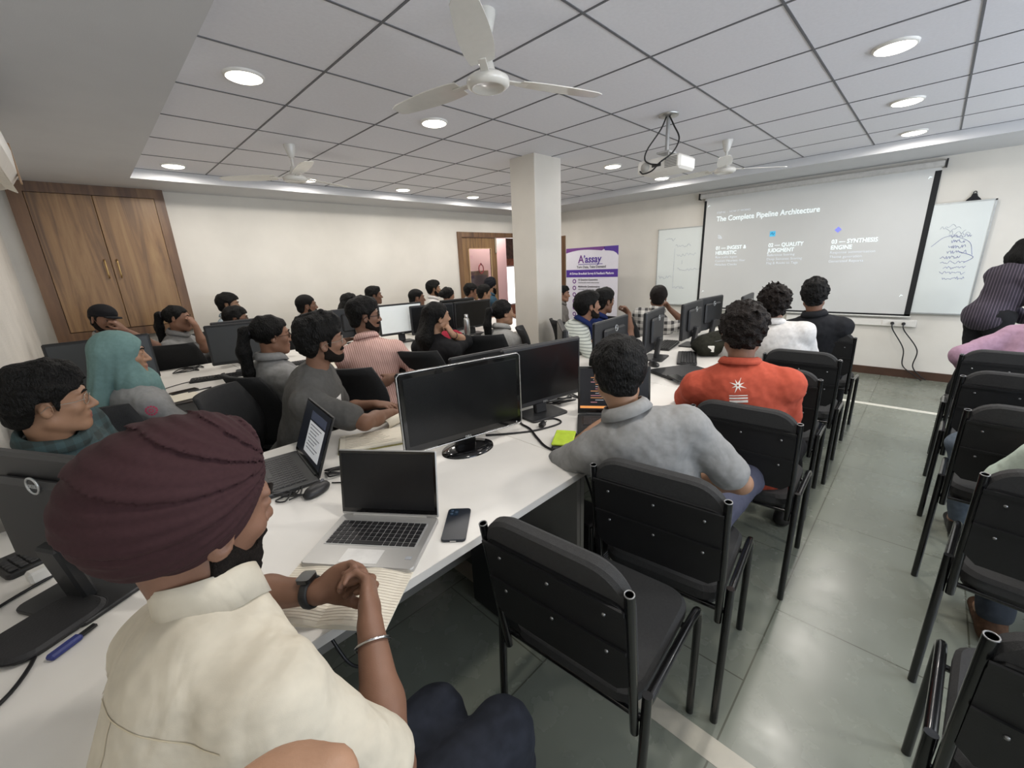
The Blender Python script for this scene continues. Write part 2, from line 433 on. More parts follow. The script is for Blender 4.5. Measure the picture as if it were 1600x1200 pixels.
# corridor seen through the doorway
struct(MB().box2((3.2, Y1 + .12, -.08), (10.9, 9.4, 0)).build('floor', mat('corridor_floor', '9c9890', 0.3, var=.1, scale=3)))
struct(MB().box2((3.2, Y1 + .12, 2.75), (10.9, 9.4, 2.83)).build('ceiling', plaster))
struct(MB().box2((3.2, 7.6, 0), (7.55, 7.72, 2.75)).build('wall_corridor', pink_paint))
struct(MB().box2((7.43, 7.72, 0), (7.55, 9.3, 2.75)).build('wall_corridor', pink_paint))
struct(MB().box2((3.2, Y1 + .12, 0), (3.3, 7.6, 2.75)).build('wall_corridor', pink_paint))
struct(MB().box2((10.8, Y1 + .12, 0), (10.9, 9.4, 2.75)).build('wall_corridor', pink_paint))
mb = MB(); mb.box2((7.55, 9.3, 0), (10.8, 9.4, .30)); mb.box2((7.55, 9.3, 1.50), (10.8, 9.4, 2.75)); mb.box2((7.55, 9.3, .30), (9.1, 9.4, 1.50)); mb.box2((10.3, 9.3, .30), (10.8, 9.4, 1.50))
struct(mb.build('wall_corridor', mat('brick_corridor_paint', '8d5b44', 0.8, var=.3, scale=12)))
sky_m = mat('bright_sky_glass', 'fbfaf8', 0.3, emit=2.4)
wc = MB(); wc.box2((9.1, 9.30, .30), (10.3, 9.33, .34)); wc.box2((9.1, 9.30, 1.46), (10.3, 9.33, 1.50)); wc.box2((9.1, 9.30, .30), (9.14, 9.33, 1.50)); wc.box2((10.26, 9.30, .30), (10.3, 9.33, 1.50))
wco = struct(wc.build('window_4', alu)); MB().box2((9.14, 9.34, .34), (10.26, 9.345, 1.46)).build('pane', sky_m, wco)
nb_ = thing('notice_board', 'dark framed notice board on pink corridor wall seen through the door glass', 'notice board', (6.46, 7.575, .86))
MB().box2((-.42, -.02, -.5), (.42, .02, .56), bev=.006).build('frame', oak_dark, nb_)
MB().box2((-.36, -.025, -.44), (.36, -.018, .46)).build('panel', mat('dark_panel', '4b3b3c', 0.5, var=.25, scale=9), nb_)
gl = thing('garland', 'small red garland hanging over the notice board in the corridor', 'garland', (6.62, 7.515, 1.46))
mb = MB()
pts = [(0.07 * math.sin(a), 0, .10 * math.cos(a)) for a in np.linspace(0, 2 * PI, 25)[:-1]]
mb.tube(pts, .012, 8, closed=True); mb.build('loop', mat('red_flowers', 'a3303a', 0.8, var=.4, scale=60, bump=.5, bscale=120), gl)
MB().lathe([(0, -.03), (.02, -.02), (.024, 0), (.018, .02), (0, .03)], (0, 0, .105), 10).build('tassel', mat('maroon_tassel', '6a2530', .8), gl)
tag(MB().box2((9.1, 9.26, 1.70), (10.2, 9.30, 2.30), bev=.01).build('picture', mat('dark_picture', '4a3a2e', .5, var=.7, scale=14)), 'dark patterned picture on the corridor end wall beyond the open door', 'picture')
tube_l = thing('corridor_fill_tube', 'added white tube light on the corridor ceiling, out of view above the doorway', 'light', (6.9, 7.3, 2.72))  # tube and its lamp are added to brighten the corridor
MB().box2((-.6, -.03, 0), (.6, .03, .03)).build('batten', white_plastic, tube_l)
mb = MB(); mb.tube([(-.58, 0, -.018), (.58, 0, -.018)], .014, 10); mb.build('tube', mat('tube_glow', 'ffffff', .3, emit=6), tube_l)
lo = area_light('corridor_fill_lamp', (0, 0, -.04), (0, 0, -1), 1.1, .1, 45.0, (1, .97, .95)); lo.parent = tube_l

# brown side door on the screen wall, half behind the column
d2 = MB(); d2.box2((X1 - .03, 5.19, 0), (X1, 5.26, 2.02)); d2.box2((X1 - .03, 5.26, 1.95), (X1, 6.05, 2.02))
d2o = struct(d2.build('door_2', oak_dark)); MB().box2((X1 - .02, 5.26, .01), (X1 + .01, 6.05, 1.95)).build('door_leaf', mat('brown_door_laminate', '6f5240', .5, var=.15, scale=4), d2o)

# ---------------------------------------------------------------- ceiling fittings
glow = mat('light_diffuser', 'fff6e6', 0.4, emit=11.0)
led = thing('ceiling_light', '', 'ceiling light')
MB().lathe([(.080, .0), (.080, -.012), (.088, -.014), (.095, -.008), (.097, .0)], n=36).build('rim', white_plastic, led)
MB().lathe([(0, -.024), (.045, -.0225), (.072, -.0185), (.084, -.0135)], n=36).build('diffuser', glow, led)
LX = [0.844, 2.044, 3.244, 4.444, 5.644]
lights = [(LX[0], 2.733, 'round ceiling light with lit white disc near the plaster border, above the hijab row'),
          (LX[1], 2.733, 'round ceiling light just beyond the nearest white fan'),
          (LX[3], 2.733, 'round ceiling light to the left of the hanging projector'),
          (LX[4], 2.733, 'round ceiling light low behind the hanging projector'),
          (LX[0], 5.133, 'round ceiling light in the corner tile above the oak cupboard'),
          (LX[1], 5.133, 'round ceiling light right behind the far white fan'),
          (LX[2], 5.133, 'round ceiling light over the cream wall between fan and doorway'),
          (LX[3], 5.133, 'round ceiling light nearest to the wooden doorway'),
          (LX[4], 5.133, 'round ceiling light hidden past the column near the doors'),
          (LX[2], 0.333, 'biggest round ceiling light on the screen aisle side, closest to the camera'),
          (LX[3], 0.333, 'middle one of three round ceiling lights leading to the screen'),
          (LX[4], 0.333, 'round ceiling light closest to the screen over the aisle'),
          (LX[0], 0.333, 'round ceiling light over the near end of the aisle'), (LX[1], 0.333, 'round ceiling light over the second stretch of aisle'),
          (LX[1], -1.467, 'round ceiling light over the chairs by the windows'), (LX[3], -1.467, 'round ceiling light near the windows by the screen end')]
for i, (x, y, lb) in enumerate(lights):
    o = led if i == 0 else copy_tree(led)
    put(o, lb, (x, y, ZC), 0, 'round ceiling lights')
    l = bpy.data.lights.new('downlight', 'AREA'); l.shape = 'DISK'; l.size = 0.15; l.energy = LAMP_W; l.color = (1.0, 0.945, 0.88)
    lo = bpy.data.objects.new('downlight', l); COL.objects.link(lo); lo.parent = o; lo.location = (0, 0, -.030)

fan_white = mat('fan_enamel', 'd8d6cf', 0.25, var=.02, coat=.3)
fan = thing('ceiling_fan', '', 'ceiling fan')
MB().lathe([(.045, 0), (.044, -.015), (.030, -.07), (.022, -.09), (.014, -.098)], n=28).build('canopy', fan_white, fan)
MB().tube([(0, 0, -.09), (0, 0, -.19)], .0105, 14).build('rod', fan_white, fan)
MB().lathe([(.014, -.155), (.022, -.165), (.036, -.215), (.045, -.222), (.04, -.228)], n=28).build('lower_cup', fan_white, fan)
MB().lathe([(.03, -.224), (.07, -.228), (.090, -.240), (.093, -.252), (.090, -.266), (.075, -.276), (.066, -.276), (.060, -.270), (.0, -.270)], n=40).build('motor', fan_white, fan)
for k in range(3):
    Mz = Rz(120 * k)
    bl = MB(); n = 14; top, bot = [], []
    for i in range(n):
        t = i / (n - 1); r = .15 + .43 * t; wd_ = .048 + .016 * math.sin(PI * t ** .8) - .006 * t
        ck = Matrix.Rotation(math.radians(10 - 3 * t), 3, 'X')
        for sgn in (-1, 1):
            e = wd_ * (1 if i < n - 1 else .7)
            v = ck @ Vector((0, sgn * e, 0)); top.append(Mz @ Vector((r, v.y, v.z - .238 + .002))); bot.append(Mz @ Vector((r, v.y, v.z - .238 - .002)))
    fs = []
    for i in range(n - 1):
        a = 2 * i; fs += [(a, a + 1, a + 3, a + 2), (2 * n + a, 2 * n + a + 2, 2 * n + a + 3, 2 * n + a + 1), (a, a + 2, 2 * n + a + 2, 2 * n + a), (a + 1, 2 * n + a + 1, 2 * n + a + 3, a + 3)]
    fs += [(0, 2 * n, 2 * n + 1, 1), (2 * n - 2, 2 * n - 1, 4 * n - 1, 4 * n - 2)]
    bl.add(top + bot, fs); b = bl.build('blade', fan_white, fan)
    ar = MB(); ar.box(Mz @ Vector((.125, 0, -.240)), (.13, .034, .006), Mz, .002); ar.build('blade_arm', fan_white, b)
for i, (p, a, lb) in enumerate((((1.423, 1.497, ZC), 100, 'large near white ceiling fan on a short rod over the desks'),
                               ((1.441, 3.884, ZC), 20, 'small far white ceiling fan above the back row, near the cream wall'),
                               ((4.442, 1.536, ZC), -42, 'white ceiling fan in front of the projection screen, beside the projector'))):
    o = fan if i == 0 else copy_tree(fan)
    put(o, lb, p, a, 'white ceiling fans')

pj = thing('projector', 'white ceiling projector on a grey pole with looping black cables', 'projector', (3.30, 1.57, ZC), -2)
MB().lathe([(.07, 0), (.07, -.012), (.03, -.016)], n=20).build('ceiling_plate', steel, pj)
mb = MB(); mb.tube([(0, 0, -.01), (0, 0, -.25)], .014, 12); mb.box((0, 0, -.255), (.12, .10, .012)); mb.tube([(.05, .04, -.26), (.05, .04, -.30)], .006, 8); mb.tube([(-.05, -.04, -.26), (-.05, -.04, -.30)], .006, 8)
mb.build('pole', mat('grey_pole', 'a9aaaa', .4, .5), pj)
pbody = MB().box((0, 0, -.345), (.25, .34, .095), None, .016).build('housing', white_plastic, pj)
mb = MB(); mb.lathe([(.036, 0), (.036, .03), (.03, .034), (.0, .024)], (.125, .09, -.345), 24, Ry(90)); mb.build('lens', mat('projector_lens', '565b5e', .1, coat=1), pbody)
mb = MB()
for i in range(7): mb.box((-.127, -.10, -.375 + i * .010), (.006, .09, .004))
mb.build('vent', mat('vent_grey', '6d6d6c', .6), pbody)
mb = MB(); mb.lathe([(.033, 0), (.033, .006), (.0, .004)], (-.125, .10, -.35), 22, Ry(-90)); mb.build('speaker_grille', mat('grille_grey', 'b7b6b1', .7), pbody)
mb = MB(); mb.box((-.127, .01, -.35), (.004, .07, .02)); mb.build('port', black_plastic, pbody)
for pts in ([(-.01, .01, -.01), (-.05, .03, -.10), (-.10, .10, -.22), (-.12, .11, -.29), (-.15, .05, -.335), (-.13, -.01, -.35)],
            [(-.01, -.01, -.01), (-.03, -.06, -.09), (-.06, -.12, -.19), (-.10, -.10, -.28), (-.15, -.03, -.34), (-.15, .03, -.385), (-.15, .10, -.395), (-.13, .14, -.37)]):
    MB().tube(bez(pts, 8), .0055, 8).build('cable', cable_black, pj)

ac = thing('air_conditioner', 'white wall air conditioner at the edge of the room above the left wall', 'air conditioner', (X0, 3.35, 2.04))
prof = [(0, .02), (0, .31), (.22, .31), (.275, .28), (.30, .20), (.295, .09), (.25, .02), (.18, 0)]
mb = MB(); vs = []; n = len(prof)
for y in (-.45, -.44, .44, .45):
    ins = .012 if abs(y) > .445 else 0
    vs += [(max(0, p[0] - ins * (1 if p[0] > .01 else 0)), y, p[1] + (ins if p[1] < .15 else -ins)) for p in prof]
fs = [(k * n + j, k * n + (j + 1) % n, (k + 1) * n + (j + 1) % n, (k + 1) * n + j) for k in range(3) for j in range(n)] + [tuple(range(n)), tuple(range(4 * n - 1, 3 * n - 1, -1))]
mb.add(vs, fs); mb.build('housing', white_plastic, ac)
MB().box((.235, 0, .014), (.085, .80, .006), Ry(28), .002).build('flap', mat('ac_flap', 'd9d3c6', .4), ac)
MB().box((.298, .38, .14), (.008, .06, .20), None, .002).build('badge', mat('ac_strip', '9a7b5c', .4), ac)

# ---------------------------------------------------------------- screen wall
ps = thing('projection_screen', 'large white pull-down projection screen with a lit slide', 'projection screen', (6.77, 0, 0))
sc_m = mat('screen_fabric', 'd3d4d2', 0.8, var=.015, scale=2.5)
MB().box2((-.05, .09, 2.335), (.022, 2.645, 2.405), bev=.012).build('case', mat('screen_case', 'c6c4c0', .5), ps)
for a in (.075, 2.645): MB().box2((-.052, a, 2.328), (.024, a + .015, 2.412)).build('end_cap', black_plastic, ps)
fab = MB().box2((-.022, .115, .76), (-.02, 2.57, 2.335)).build('fabric', sc_m, ps)
bk = mat('screen_border', '17181a', .8)
mb = MB(); mb.box2((-.0235, .108, .745), (-.0205, .160, 2.305)); mb.box2((-.0235, 2.545, .745), (-.0205, 2.578, 2.305)); mb.box2((-.0235, .108, .742), (-.0205, 2.578, .766))
mb.build('border', bk, fab)
MB().tube([(-.021, .10, .735), (-.021, 2.585, .735)], .011, 12).build('bottom_bar', mat('bar_white', 'd2d2ce', .4), ps)
slide = mat('projected_white_light', 'eefcff', .9, emit=.75)
slide_dim = mat('projected_pale_light', 'e4eaf0', .9, emit=.28)
slide_cyan = mat('projected_cyan_light', '5cc3ee', .9, emit=.35)
slide_blue = mat('projected_blue_light', '8f95f5', .9, emit=.35)
def scr(y, z): return frame4((-.0245, y, z), (0, -1, 0), (0, 0, 1))
def st(n, t, s, m, y, z, sx=1.0, b=0.0): return text_mesh(n, t, s, m, scr(y, z), ps, depth=.0006, bold=b, sx=sx)
st('slide_title', 'The Complete Pipeline Architecture', .098, slide, 2.387, 2.005, .86, 0.0)
st('slide_kicker', 'STEP 02  -  HOW IT WORKS', .036, slide_dim, 2.392, 2.112)
for y, z, a, b in ((2.360, 1.608, '01 \u2014 INGEST &', 'HEURISTIC'), (1.672, 1.608, '02 \u2014 QUALITY', 'JUDGMENT'), (.972, 1.608, '03 \u2014 SYNTHESIS', 'ENGINE')):
    st('slide_heading', a + '\n' + b, .070, slide, y, z, .86, 0.0)
for y, ls in ((2.357, ('Raw audio ingest', 'Custom Heuristic filter', 'Metadata Checks')), (1.674, ('Reference Scoring', 'Deep Semantic Scoring', 'Flag & Route to Tags')), (.972, ('Response summarisation', 'Theme generation', 'Generated Reports'))):
    for k, l in enumerate(ls): st('slide_bullet', l, .044, slide_dim, y, 1.487 - .053 * k)
mb = MB()
for r in (.018, .034, .05):
    pts = [(-.0246, 2.345 - r * math.cos(a) , 1.76 + r * math.sin(a)) for a in np.linspace(0, PI / 2, 9)]
    mb.tube(pts, .004, 6)
mb.build('slide_icon', slide_dim, ps)
mb = MB(); mb.box2((-.0252, 1.605, 1.745), (-.024, 1.672, 1.812)); mb.build('slide_icon', slide_cyan, ps)
mb = MB(); mb.tube([(-.0256, 1.66, 1.77), (-.0256, 1.645, 1.795), (-.0256, 1.63, 1.765), (-.0256, 1.615, 1.79)], .004, 6); mb.build('slide_icon_line', mat('icon_line', '2f6f96', .8), ps)
mb = MB(); mb.box((-.0246, .925, 1.772), (.001, .05, .05), Rx(45)); mb.build('slide_icon', slide_blue, ps)
for y, z in ((2.512, 2.23), (.193, 2.246), (.224, .982), (2.50, 1.005)): MB().tube([(-.0246, y - .018, z), (-.0246, y, z + .006), (-.0246, y + .010, z - .014)], [.002, .005, .002], 6).build('corner_mark', slide, ps)

ink = mat('marker_ink', '7d86b4', .7, var=.3, scale=40); ink2 = mat('dry_marker_ink', 'aab2c0', .7, var=.3, scale=40)
board_m = mat('whiteboard_surface', 'dfe5e3', .22, var=.02, scale=2)
def scribble(rng, y, z, L, h, n):
    return [(-.0005, y - L * t / n, z + h * rng.uniform(-1, 1) * .5) for t in range(n + 1)]
for lb, y0, y1 in (('whiteboard with blue handwriting sticking out beside the banner', 1.47, 3.28), ('whiteboard with crowded blue handwriting beyond the far end of the screen', -.352, 1.46)):
    wb = thing('whiteboard', lb, 'whiteboard', (6.758, 0, 0), 0, 'whiteboards')
    sf = MB().box2((0, y0 + .012, .79), (.012, y1 - .012, 1.955)).build('surface', board_m, wb)
    mb = MB()
    for a, b in (((y0, .775), (y0 + .014, 1.968)), ((y1 - .014, .775), (y1, 1.968)), ((y0, .775), (y1, .792)), ((y0, 1.953), (y1, 1.968))): mb.box2((-.004, a[0], a[1]), (.016, b[0], b[1]))
    mb.build('frame', mat('board_frame', 'b9bdbd', .35, .6), wb)
    rng = random.Random(5)
    mb = MB()
    if y0 > 1:
        rows = [(3.15, 1.80, .16, 4), (2.98, 1.70, .24, 6), (2.95, 1.56, .30, 8), (2.93, 1.34, .42, 10), (3.24, 1.22, .22, 7), (2.99, 1.06, .18, 5)]
        for y, z, L, n in rows: mb.tube(bez(scribble(rng, y, z, L, .045, n * 2), 3), .0022, 4)
        mb.tube([(-.0005, 2.99, 1.66), (-.0005, 2.99, 1.05), (-.0005, 2.8, 1.05)], .0018, 4); mb.tube([(-.0005, 2.86, 1.48), (-.0005, 2.86, 1.42)], .002, 4)
        mb.build('handwriting', ink2, wb)
    else:
        for k in range(9):
            y = rng.uniform(-.10, -.03); z = 1.62 - .055 * k
            mb.tube(bez(scribble(rng, y, z, rng.uniform(.10, .20), .034, 22), 3), .0018, 4)
        mb.tube(bez([(-.0005, .06, 1.52), (-.0005, -.05, 1.62), (-.0005, -.22, 1.56), (-.0005, -.27, 1.42)], 8), .002, 4)
        mb.tube(bez([(-.0005, -.16, 1.46), (-.0005, -.28, 1.40), (-.0005, -.22, 1.34)], 8), .0028, 4)
        mb.build('handwriting', ink, wb)
        m2 = MB()
        for k in range(4): m2.tube(bez(scribble(rng, .02 - .04 * k, 1.72 - .03 * k, .12, .05, 8), 3), .0018, 4)
        m2.build('faded_handwriting', ink2, wb)

hk = thing('hanging_bag', 'small black cloth bag hung on the wall, poking up above the far whiteboard', 'bag', (6.786, -.18, 1.895))
mb = MB(); mb.lathe([(.075, .0), (.070, .05), (.050, .09), (.026, .115), (.018, .14), (.012, .145), (0, .146)], (0, 0, 0), 20, Matrix.Diagonal((.25, 1, 1)))
mb.build('pouch', mat('black_cloth', '1d1d20', .9, bump=.4, bscale=80), hk)
mb = MB(); mb.tube([(0, .012 * math.cos(a), .150 + .016 * math.sin(a)) for a in np.linspace(0, 2 * PI, 13)[:-1]], .004, 6, closed=True); mb.build('loop', cable_black, hk)

tr_ = struct(MB().box2((6.762, .035, .615), (6.80, 1.35, .700), bev=.006).build('trim_7', white_plastic))
sk = thing('wall_socket', 'white switch socket with two black plugs under the screen', 'socket', (6.762, .20, .655))
MB().box2((-.010, -.14, -.035), (.002, .14, .035), bev=.003).build('face_plate', white_plastic, sk)
for y, e in ((.045, -.20), (-.055, -.20)):
    p = MB(); p.lathe([(.017, 0), (.019, .012), (.012, .032), (.006, .036)], (-.010, y, 0), 14, Ry(-90)); p.build('plug', black_plastic, sk)
for lb, y, mid in (('black power cable hanging from the left plug under the screen to the floor', .245, .12), ('black power cable hanging from the right plug under the screen to the floor', .145, .0)):
    c = thing('power_cable', lb, 'cable', (6.74, y, 0), 0, 'cables under the screen')
    MB().tube(bez([(-.02, 0, .655), (-.03, -.02, .58), (-.01, mid - y - .02, .36), (.0, -.17 if y > .2 else -.16, .16), (.01, -.29 if y > .2 else -.24, .05), (-.05 if y > .2 else .0, -.36 if y > .2 else -.30, .008)], 8), .006, 8).build('cord', cable_black, c)

# ---------------------------------------------------------------- standing banner
bn = thing('standing_banner', 'white and purple printed roll-up banner standing beside the column', 'banner', (6.32, 4.275, 0))
vio = mat('banner_violet', '4f2f93', .55, var=.04); mag = mat('banner_purple', '6f3a86', .55, var=.04); ban_w = mat('banner_white', 'dedce6', .5, var=.015)
W = .545
MB().box2((-.06, -W, 0), (.06, W, .085), bev=.02).build('base', mat('banner_base', '9fa0a2', .35, .7), bn)
MB().box2((-.001, -W + .01, .08), (.001, W - .01, 1.76)).build('sheet', ban_w, bn)
MB().tube([(.03, 0, .08), (.02, 0, 1.76)], .009, 8).build('support_pole', steel, bn)
def bq(m, name, poly): 
    mb = MB(); mb.prism([(-y, z) for y, z in poly], .0012, Matrix(((0, 0, -1), (-1, 0, 0), (0, 1, 0))), (-.0015, 0, 0)); return mb.build(name, m, bn)
bt = lambda n, t, s, m, y, z, sx=1.0, b=0.0, al='LEFT', sh=0.0: text_mesh(n, t, s, m, frame4((-.0032, y, z), (0, -1, 0), (0, 0, 1)), bn, al, .0005, sh, b, sx)
bq(mag, 'header_wave', [(W - .01, 1.758), (-.28, 1.758), (-.26, 1.715)] + [(.0 + .54 * t, 1.715 + .018 * math.sin(t * 2.2) - .055 * t ** 2) for t in np.linspace(-.4, 1, 12)])
bq(vio, 'header_wave', [(-.26, 1.758), (-W + .01, 1.758), (-W + .01, 1.60), (-.50, 1.64), (-.44, 1.672), (-.36, 1.685), (-.28, 1.69), (-.255, 1.72)])
bq(vio, 'band', [(W - .01, 1.385), (-W + .01, 1.385), (-W + .01, 1.255), (W - .01, 1.255)])
bt('logo', 'A', .19, mag, .27, 1.50, .95, .003); bt('logo', '\u2019assay', .175, vio, .165, 1.505, .92, .004, sh=.12)
mb = MB(); mb.box2((-.003, -.235, 1.472), (-.0016, .27, 1.482)); mb.build('logo_underline', vio, bn)
bt('tagline', 'Turn Data, Take Demand', .058, mat('banner_grey', '55545c', .6), 0, 1.412, 1.0, .001, 'CENTER')
bt('band_text', 'AI Driven Broadbelt Survey & Feedback Platform', .053, mat('banner_print_white', 'f3f2f7', .5), 0, 1.302, .87, .0008, 'CENTER')
for k, (a, b) in enumerate((('AI Question Generation', 'Automatically creates smart surveys'), ('Multimedia Questionnaires', 'Add images, audio and video responses'), ('Geo Tagging with Heat Maps', 'Track responses in real time'), ('Smart Analytics', 'Insights in a single click'), ('Multi Language Support', 'Reach every respondent'), ('Secure Data', 'Privacy first by design'))):
    z = 1.185 - .118 * k
    mb = MB(); mb.prism(circ(.040, 22, -.355, z), .0012, Matrix(((0, 0, -1), (-1, 0, 0), (0, 1, 0))) , (-.0015, 0, 0)); mb.build('bullet_icon', mag, bn)
    mb = MB(); mb.prism(circ(.022, 14, -.355, z), .0012, Matrix(((0, 0, -1), (-1, 0, 0), (0, 1, 0))), (-.0022, 0, 0)); mb.build('bullet_icon_ring', ban_w, bn)
    bt('bullet_heading', a, .044, MATS['banner_grey'], .27, z + .012, .95, .0008); bt('bullet_text', b, .032, MATS['banner_grey'], .27, z - .032, .95)
# ================================================================== DESKS
desk_w = mat('desk_white_laminate', 'e4e1db', 0.38, var=.02, scale=6, spec=.4)
edge_w = mat('desk_edge_band', 'cfccc6', 0.5, var=.02)
panel_g = mat('desk_grey_panel', '8d8c88', 0.55, var=.06, scale=8)
tray_g = mat('cable_tray_steel', '55565a', .5, .3)
def desk(lb, x0, x1, y0, y1, apron):
    d = thing('bench_desk', lb, 'desk', ((x0 + x1) / 2, (y0 + y1) / 2, 0), 0, 'white bench desks')
    w, l = x1 - x0 - .003, y1 - y0
    top = MB().box((0, 0, .742), (w, l, .026), None, .002).build('desktop', desk_w, d)
    for e in (-1, 1): MB().box((0, e * (l / 2 + .0006), .742), (w, .0012, .0262)).build('edge_band', edge_w, top)
    for s in (-1, 1):
        MB().box((s * (w / 2 - .012), 0, .3645), (.022, l - .10, .729)).build('side_panel', panel_g, d)
    MB().box((0, 0, .42), (w - .05, .018, .60)).build('modesty_panel', panel_g, d)
    if apron:
        for s in (-1, 1): MB().box((0, s * (l / 2 - .035), .635), (w - .05, .016, .185)).build('apron', panel_g, d)
    mb = MB(); mb.box((0, .10, .69), (w - .10, .14, .004)); mb.box((0, .17, .71), (w - .10, .004, .04)); mb.build('cable_tray', tray_g, d)
    return d
R1 = (0.835, 2.04); R2 = (3.45, 4.72)
bs_ = [-.385, 0.05, 1.25, 2.45, 3.65, 4.85]
for i, lb in enumerate(('short white desk piece by the back wall, left of the man in the maroon turban', 'white desk carrying the silver laptop and the notebook', 'white desk with the neon green pad in front of the grey polo', 'white desk with the closed black laptop beside the orange shirt', 'white desk nearest to the screen, carrying the backpack')):
    desk(lb, bs_[i], bs_[i + 1], *R1, False)
bs_ = [-.385, .81, 2.01, 3.21, 4.41]
for i, lb in enumerate(('second-row white desk beside the woman in the teal hijab', 'second-row white desk behind the man in the pink striped shirt', 'second-row white desk with the steel bottle', 'second-row white desk behind the column')):
    desk(lb, bs_[i], bs_[i + 1], *R2, True)

# ================================================================== CHAIRS
seat_f = mat('chair_fabric', '2c2c2c', .9, var=.12, scale=120, bump=.25, bscale=500)
shell_b = mat('chair_back_shell', '121213', .55, var=.15, scale=30, bump=.05)
tube_b = mat('chair_tube', '0f0f10', .22, .0, coat=.3)
screw_m = mat('chair_screw', '8f8f8f', .35, .9)
def arch(w, z0, z1, r, n=8):
    pts = [(-w / 2, z0 + .03), (-w / 2 + .03, z0), (w / 2 - .03, z0), (w / 2, z0 + .03)]
    for i in range(n + 1): a = PI / 2 * i / n; pts.append((w / 2 - r + r * math.cos(a), z1 - r + r * math.sin(a)))
    for i in range(n + 1): a = PI / 2 + PI / 2 * i / n; pts.append((-w / 2 + r + r * math.cos(a), z1 - r + r * math.sin(a)))
    return pts
vc = thing('visitor_chair', '', 'chair')
Mb = Matrix(((0, 0, 1), (1, 0, 0), (0, 1, 0)))            # polygon (y,z) extruded along +x
lean = Ry(-9)
def tilt(mb, z0=.50, x0=-.175):
    mb.v = [tuple(lean @ (Vector(v) - Vector((x0, 0, z0))) + Vector((x0, 0, z0))) for v in mb.v]; return mb
mb = MB(); mb.prism(arch(.415, .565, .915, .095), .042, Mb, (-.190, 0, 0), .010); tilt(mb).build('backrest', seat_f, vc)
mb = MB(); mb.prism(arch(.40, .560, .845, .03, 4), .008, Mb, (-.199, 0, 0)); mb.box((-.203, 0, .835), (.006, .40, .012)); mb.box((-.203, 0, .71), (.006, .40, .010)); sh = tilt(mb).build('back_shell', shell_b, vc)
mb = MB()
for y in (-.15, 0, .15):
    for z in (.80, .68): mb.lathe([(.005, 0), (.004, .003), (0, .0035)], (-.200, y, z), 8, Ry(-90))
tilt(mb).build('screw', screw_m, sh)
mb = MB(); mb.prism([(x, y) for x, y in rrect(.43, .41, .07, 6, .045, 0)], .055, None, (0, 0, .445), .014); mb.build('seat', seat_f, vc)
MB().prism([(x, y) for x, y in rrect(.40, .38, .06, 5, .045, 0)], .02, None, (0, 0, .428)).build('seat_board', shell_b, vc)
for s in (-1, 1):
    y = s * .228
    p = tilt(MB().tube([(-.185, s * .203, .40), (-.187, s * .205, .62), (-.185, s * .205, .880)], .0115, 12, False)); p.build('back_post', tube_b, vc)
    mb = MB(); mb.tube([(-.185 + .0102 * math.cos(a), s * .205 + .0102 * math.sin(a), .880) for a in np.linspace(0, 2 * PI, 15)[:-1]], .0017, 6, closed=True); tilt(mb).build('post_rim', screw_m, vc.children[-1])
    MB().tube([(-.185, y, 0), (-.178, y, .25), (-.165, y, .535)], .0125, 12).build('rear_leg', tube_b, vc)
    MB().tube(bez([(-.165, y, .512), (.05, y, .492), (.20, y, .475), (.247, y, .455), (.262, y, .41), (.268, y, .25), (.272, y, 0)], 5), .0125, 12).build('front_leg', tube_b, vc)
MB().tube([(-.15, -.22, .43), (-.15, .22, .43)], .009, 8).build('cross_bar', tube_b, vc); MB().tube([(.18, -.228, .44), (.18, .228, .44)], .009, 8).build('cross_bar', tube_b, vc)
VG = 'black tube chairs with padded backs'
first = [True]
def vchair(lb, x, y, rz):
    o = vc if first[0] else copy_tree(vc); first[0] = False
    return put(o, lb, (x, y, 0), rz, VG)
vchair('empty black padded chair nearest to the camera, in front of the silver laptop', .865, .557, 5)
vchair('black padded chair under the man in the grey polo', 1.335, .53, 7)
vchair('black padded chair under the man in the orange shirt', 2.10, .49, 3)
vchair('black padded chair between the orange shirt and the white shirt', 2.86, .545, 3)
vchair('black padded chair under the curly-haired man in white', 3.42, .53, 2)
vchair('black padded chair under the man in the black shirt', 4.34, .545, 0)
vchair('black padded chair cut off by the bottom edge of the picture, by the aisle', 1.20, -.40, -4)
vchair('black padded chair across the aisle holding the person in pale green, brown shoe beneath', 1.97, -.44, -6)
vchair('black padded chair across the aisle holding the person in pale blue', 2.68, -.42, -4)
vchair('empty-looking black padded chair across the aisle between pale blue person and pink hoodie', 3.34, -.42, -3)
vchair('black padded chair in front of the pink hoodie, across the aisle', 3.98, -.43, -2)

oc = thing('office_chair', '', 'chair')
mesh_b = mat('office_chair_mesh', '17181a', .85, var=.2, scale=90, bump=.3, bscale=350)
mb = MB(); mb.prism(rrect(.48, .47, .10, 6), .07, None, (.02, 0, .42), .02); mb.build('seat', mesh_b, oc)
ocb = MB(); n = 10; vs = []; rows = 9
for k in range(rows):
    t = k / (rows - 1); z = .54 + .43 * t; wv = .225 * (1 - .30 * max(0, t - .55) ** 1.2 * 2) * (.80 + .2 * min(1, t * 4)); xb = -.215 - .05 * t + .05 * math.sin(t * PI)
    for side in (0, 1):
        for j in range(n + 1):
            u = 2 * j / n - 1; e = -.0 if side == 0 else -.035
            vs.append((xb + e - .045 * (1 - u * u) + (.018 if side else 0) * (abs(u) ** 6), wv * u, z))
m_ = n + 1; fs = []
for k in range(rows - 1):
    a, b = k * 2 * m_, (k + 1) * 2 * m_
    for j in range(n):
        fs.append((a + j, a + j + 1, b + j + 1, b + j)); fs.append((a + m_ + j, b + m_ + j, b + m_ + j + 1, a + m_ + j + 1))
    fs.append((a, b, b + m_, a + m_)); fs.append((a + n, a + m_ + n, b + m_ + n, b + n))
T = (rows - 1) * 2 * m_
